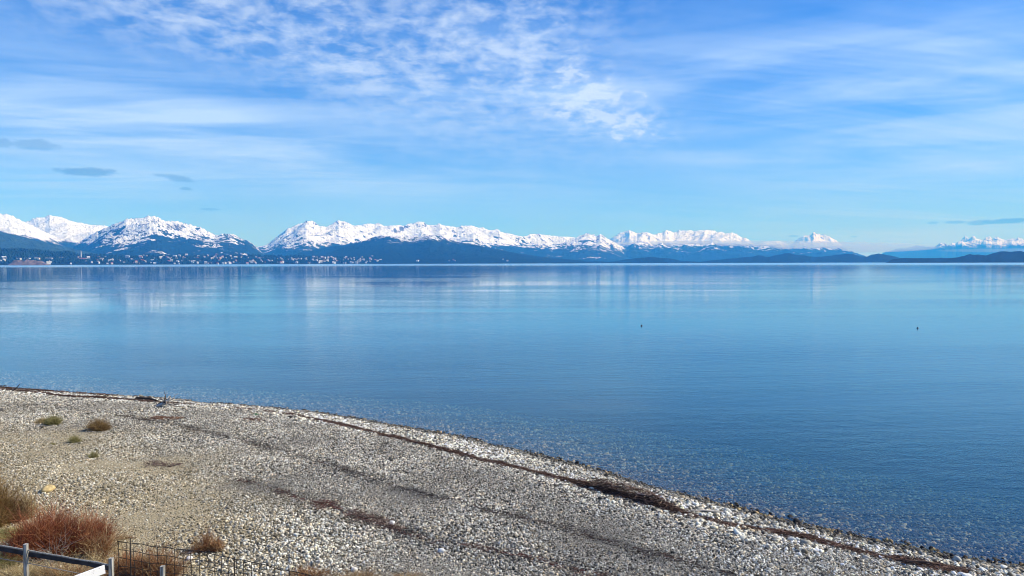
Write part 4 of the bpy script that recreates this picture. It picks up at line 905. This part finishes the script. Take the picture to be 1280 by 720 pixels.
# wire mesh behind
tp = [(148, 677.3), (172, 680), (187, 683), (230, 687), (262, 691.5), (281, 696), (306, 702), (322, 704), (345, 710), (372, 716), (410, 724)]
T3 = np.array([at_h(x, y, 0.95) for x, y in tp]); L_ = np.concatenate([[0], np.cumsum(np.linalg.norm(np.diff(T3, axis=0), axis=1))])
org = T3[0] - np.array([0, 0, 0.95]); mf = empty('mesh_fence', tuple(org)); tag(mf, 'rusty sagging wire mesh fence with square cells in the lower left', 'fence')
r = np.random.default_rng(8); st = Strips(); us = np.arange(0, L_[-1], 0.17)
TT = np.stack([np.interp(us, L_, T3[:, k]) for k in range(3)], -1); sag = 0.03 * fbm(us * 1.3, us * 0, 2, seed=4)
for k in range(7):
    Pk = TT.copy(); Pk[:, 2] -= k * 0.15 - sag * (1 - k * 0.1); Pk[:, :2] += r.normal(0, 0.006, (len(us), 2)); Pk[:, 2] += r.normal(0, 0.006, len(us))
    st.add((Pk - org)[None], np.full((1, len(us)), 0.006 if k else 0.0075), np.array([(0.03, 0.025, 0.02)]), k=4)
for i in range(len(us)):
    g = 7; Pk = np.repeat(TT[i][None], g, 0); Pk[:, 2] -= np.arange(g) * 0.155 - sag[i]; Pk[1:] += r.normal(0, 0.009, (g - 1, 3))
    st.add((Pk - org)[None], np.full((1, g), 0.006), np.array([(0.03, 0.025, 0.02)]), k=4)
st.build('wire_mesh', wire_m, mf)
for i, (u, hh) in enumerate(((0.25, 1.03), (2.5, 0.98), (4.3, 0.95))):
    p = np.array([np.interp(u, L_, T3[:, k]) for k in range(3)]); gz = p[2] - 0.95
    st = Strips(); st.add((np.array([[p[0], p[1] + 0.012, gz - 0.1], [p[0], p[1] + 0.012, gz + hh * 0.5], [p[0], p[1] + 0.012, gz + hh]]) - org)[None], np.full((1, 3), 0.010), np.array([(0.1, 0.08, 0.07)]), k=6); st.build('stake', wire_m, mf)

# ------------------------------------------------------------------ floats on the water
def buoy(px, py, label):
    q = on_plane(px, py)[0] if np.ndim(px) else on_plane([px], [py])[0]
    r = empty('buoy', (q[0], q[1], 0)); dm = flat_mat('dark_buoy', (0.03, 0.035, 0.05), rough=0.4); wm = flat_mat('buoy_band', (0.7, 0.7, 0.7))
    def lathe(pr, k=16):
        V = [(a * math.cos(2 * math.pi * i / k), a * math.sin(2 * math.pi * i / k), z) for a, z in pr for i in range(k)]
        return V, [(j * k + i, j * k + (i + 1) % k, (j + 1) * k + (i + 1) % k, (j + 1) * k + i) for j in range(len(pr) - 1) for i in range(k)]
    mesh_obj('body', *lathe([(0.01, -0.16), (0.13, -0.12), (0.18, 0.0), (0.17, 0.10), (0.11, 0.19), (0.04, 0.23), (0.001, 0.235)]), dm, r, smooth=True)
    mesh_obj('band', *lathe([(0.181, -0.02), (0.195, -0.015), (0.195, 0.02), (0.181, 0.025)]), wm, r, smooth=True)
    mesh_obj('eye', *lathe([(0.02, 0.235), (0.025, 0.30), (0.015, 0.32), (0.001, 0.325)]), dm, r, smooth=True)
    r.scale = (0.55, 0.55, 0.55)
    tag(r, label, 'buoy'); return r
buoy(802, 407.5, 'small dark buoy floating in the middle of the lake, the left one of two')
buoy(1147, 410.5, 'small dark buoy floating on the right side of the lake')

# ------------------------------------------------------------------ haze
def haze_box(dens=7.0e-5):
    x0, x1, y0, y1, z0, z1 = -38000, 38000, -3000, 42000, -21.5, 1600
    v = [(x, y, z) for z in (z0, z1) for y in (y0, y1) for x in (x0, x1)]
    f = [(0, 2, 3, 1), (4, 5, 7, 6), (0, 1, 5, 4), (2, 6, 7, 3), (0, 4, 6, 2), (1, 3, 7, 5)]
    m = bpy.data.materials.new('haze'); m.use_nodes = True; t = NT(m.node_tree); t.n.clear()
    pv = t.node('ShaderNodeVolumePrincipled'); pv.inputs['Density'].default_value = dens; pv.inputs['Color'].default_value = c4(0.03, 0.33, 1.0)
    pv.inputs['Absorption Color'].default_value = c4(1, 1, 1)
    o = t.node('ShaderNodeOutputMaterial'); t.l.new(pv.outputs[0], o.inputs['Volume'])
    h = mesh_obj('haze', v, f, m); tag(h, kind='stuff'); return h
haze_box()
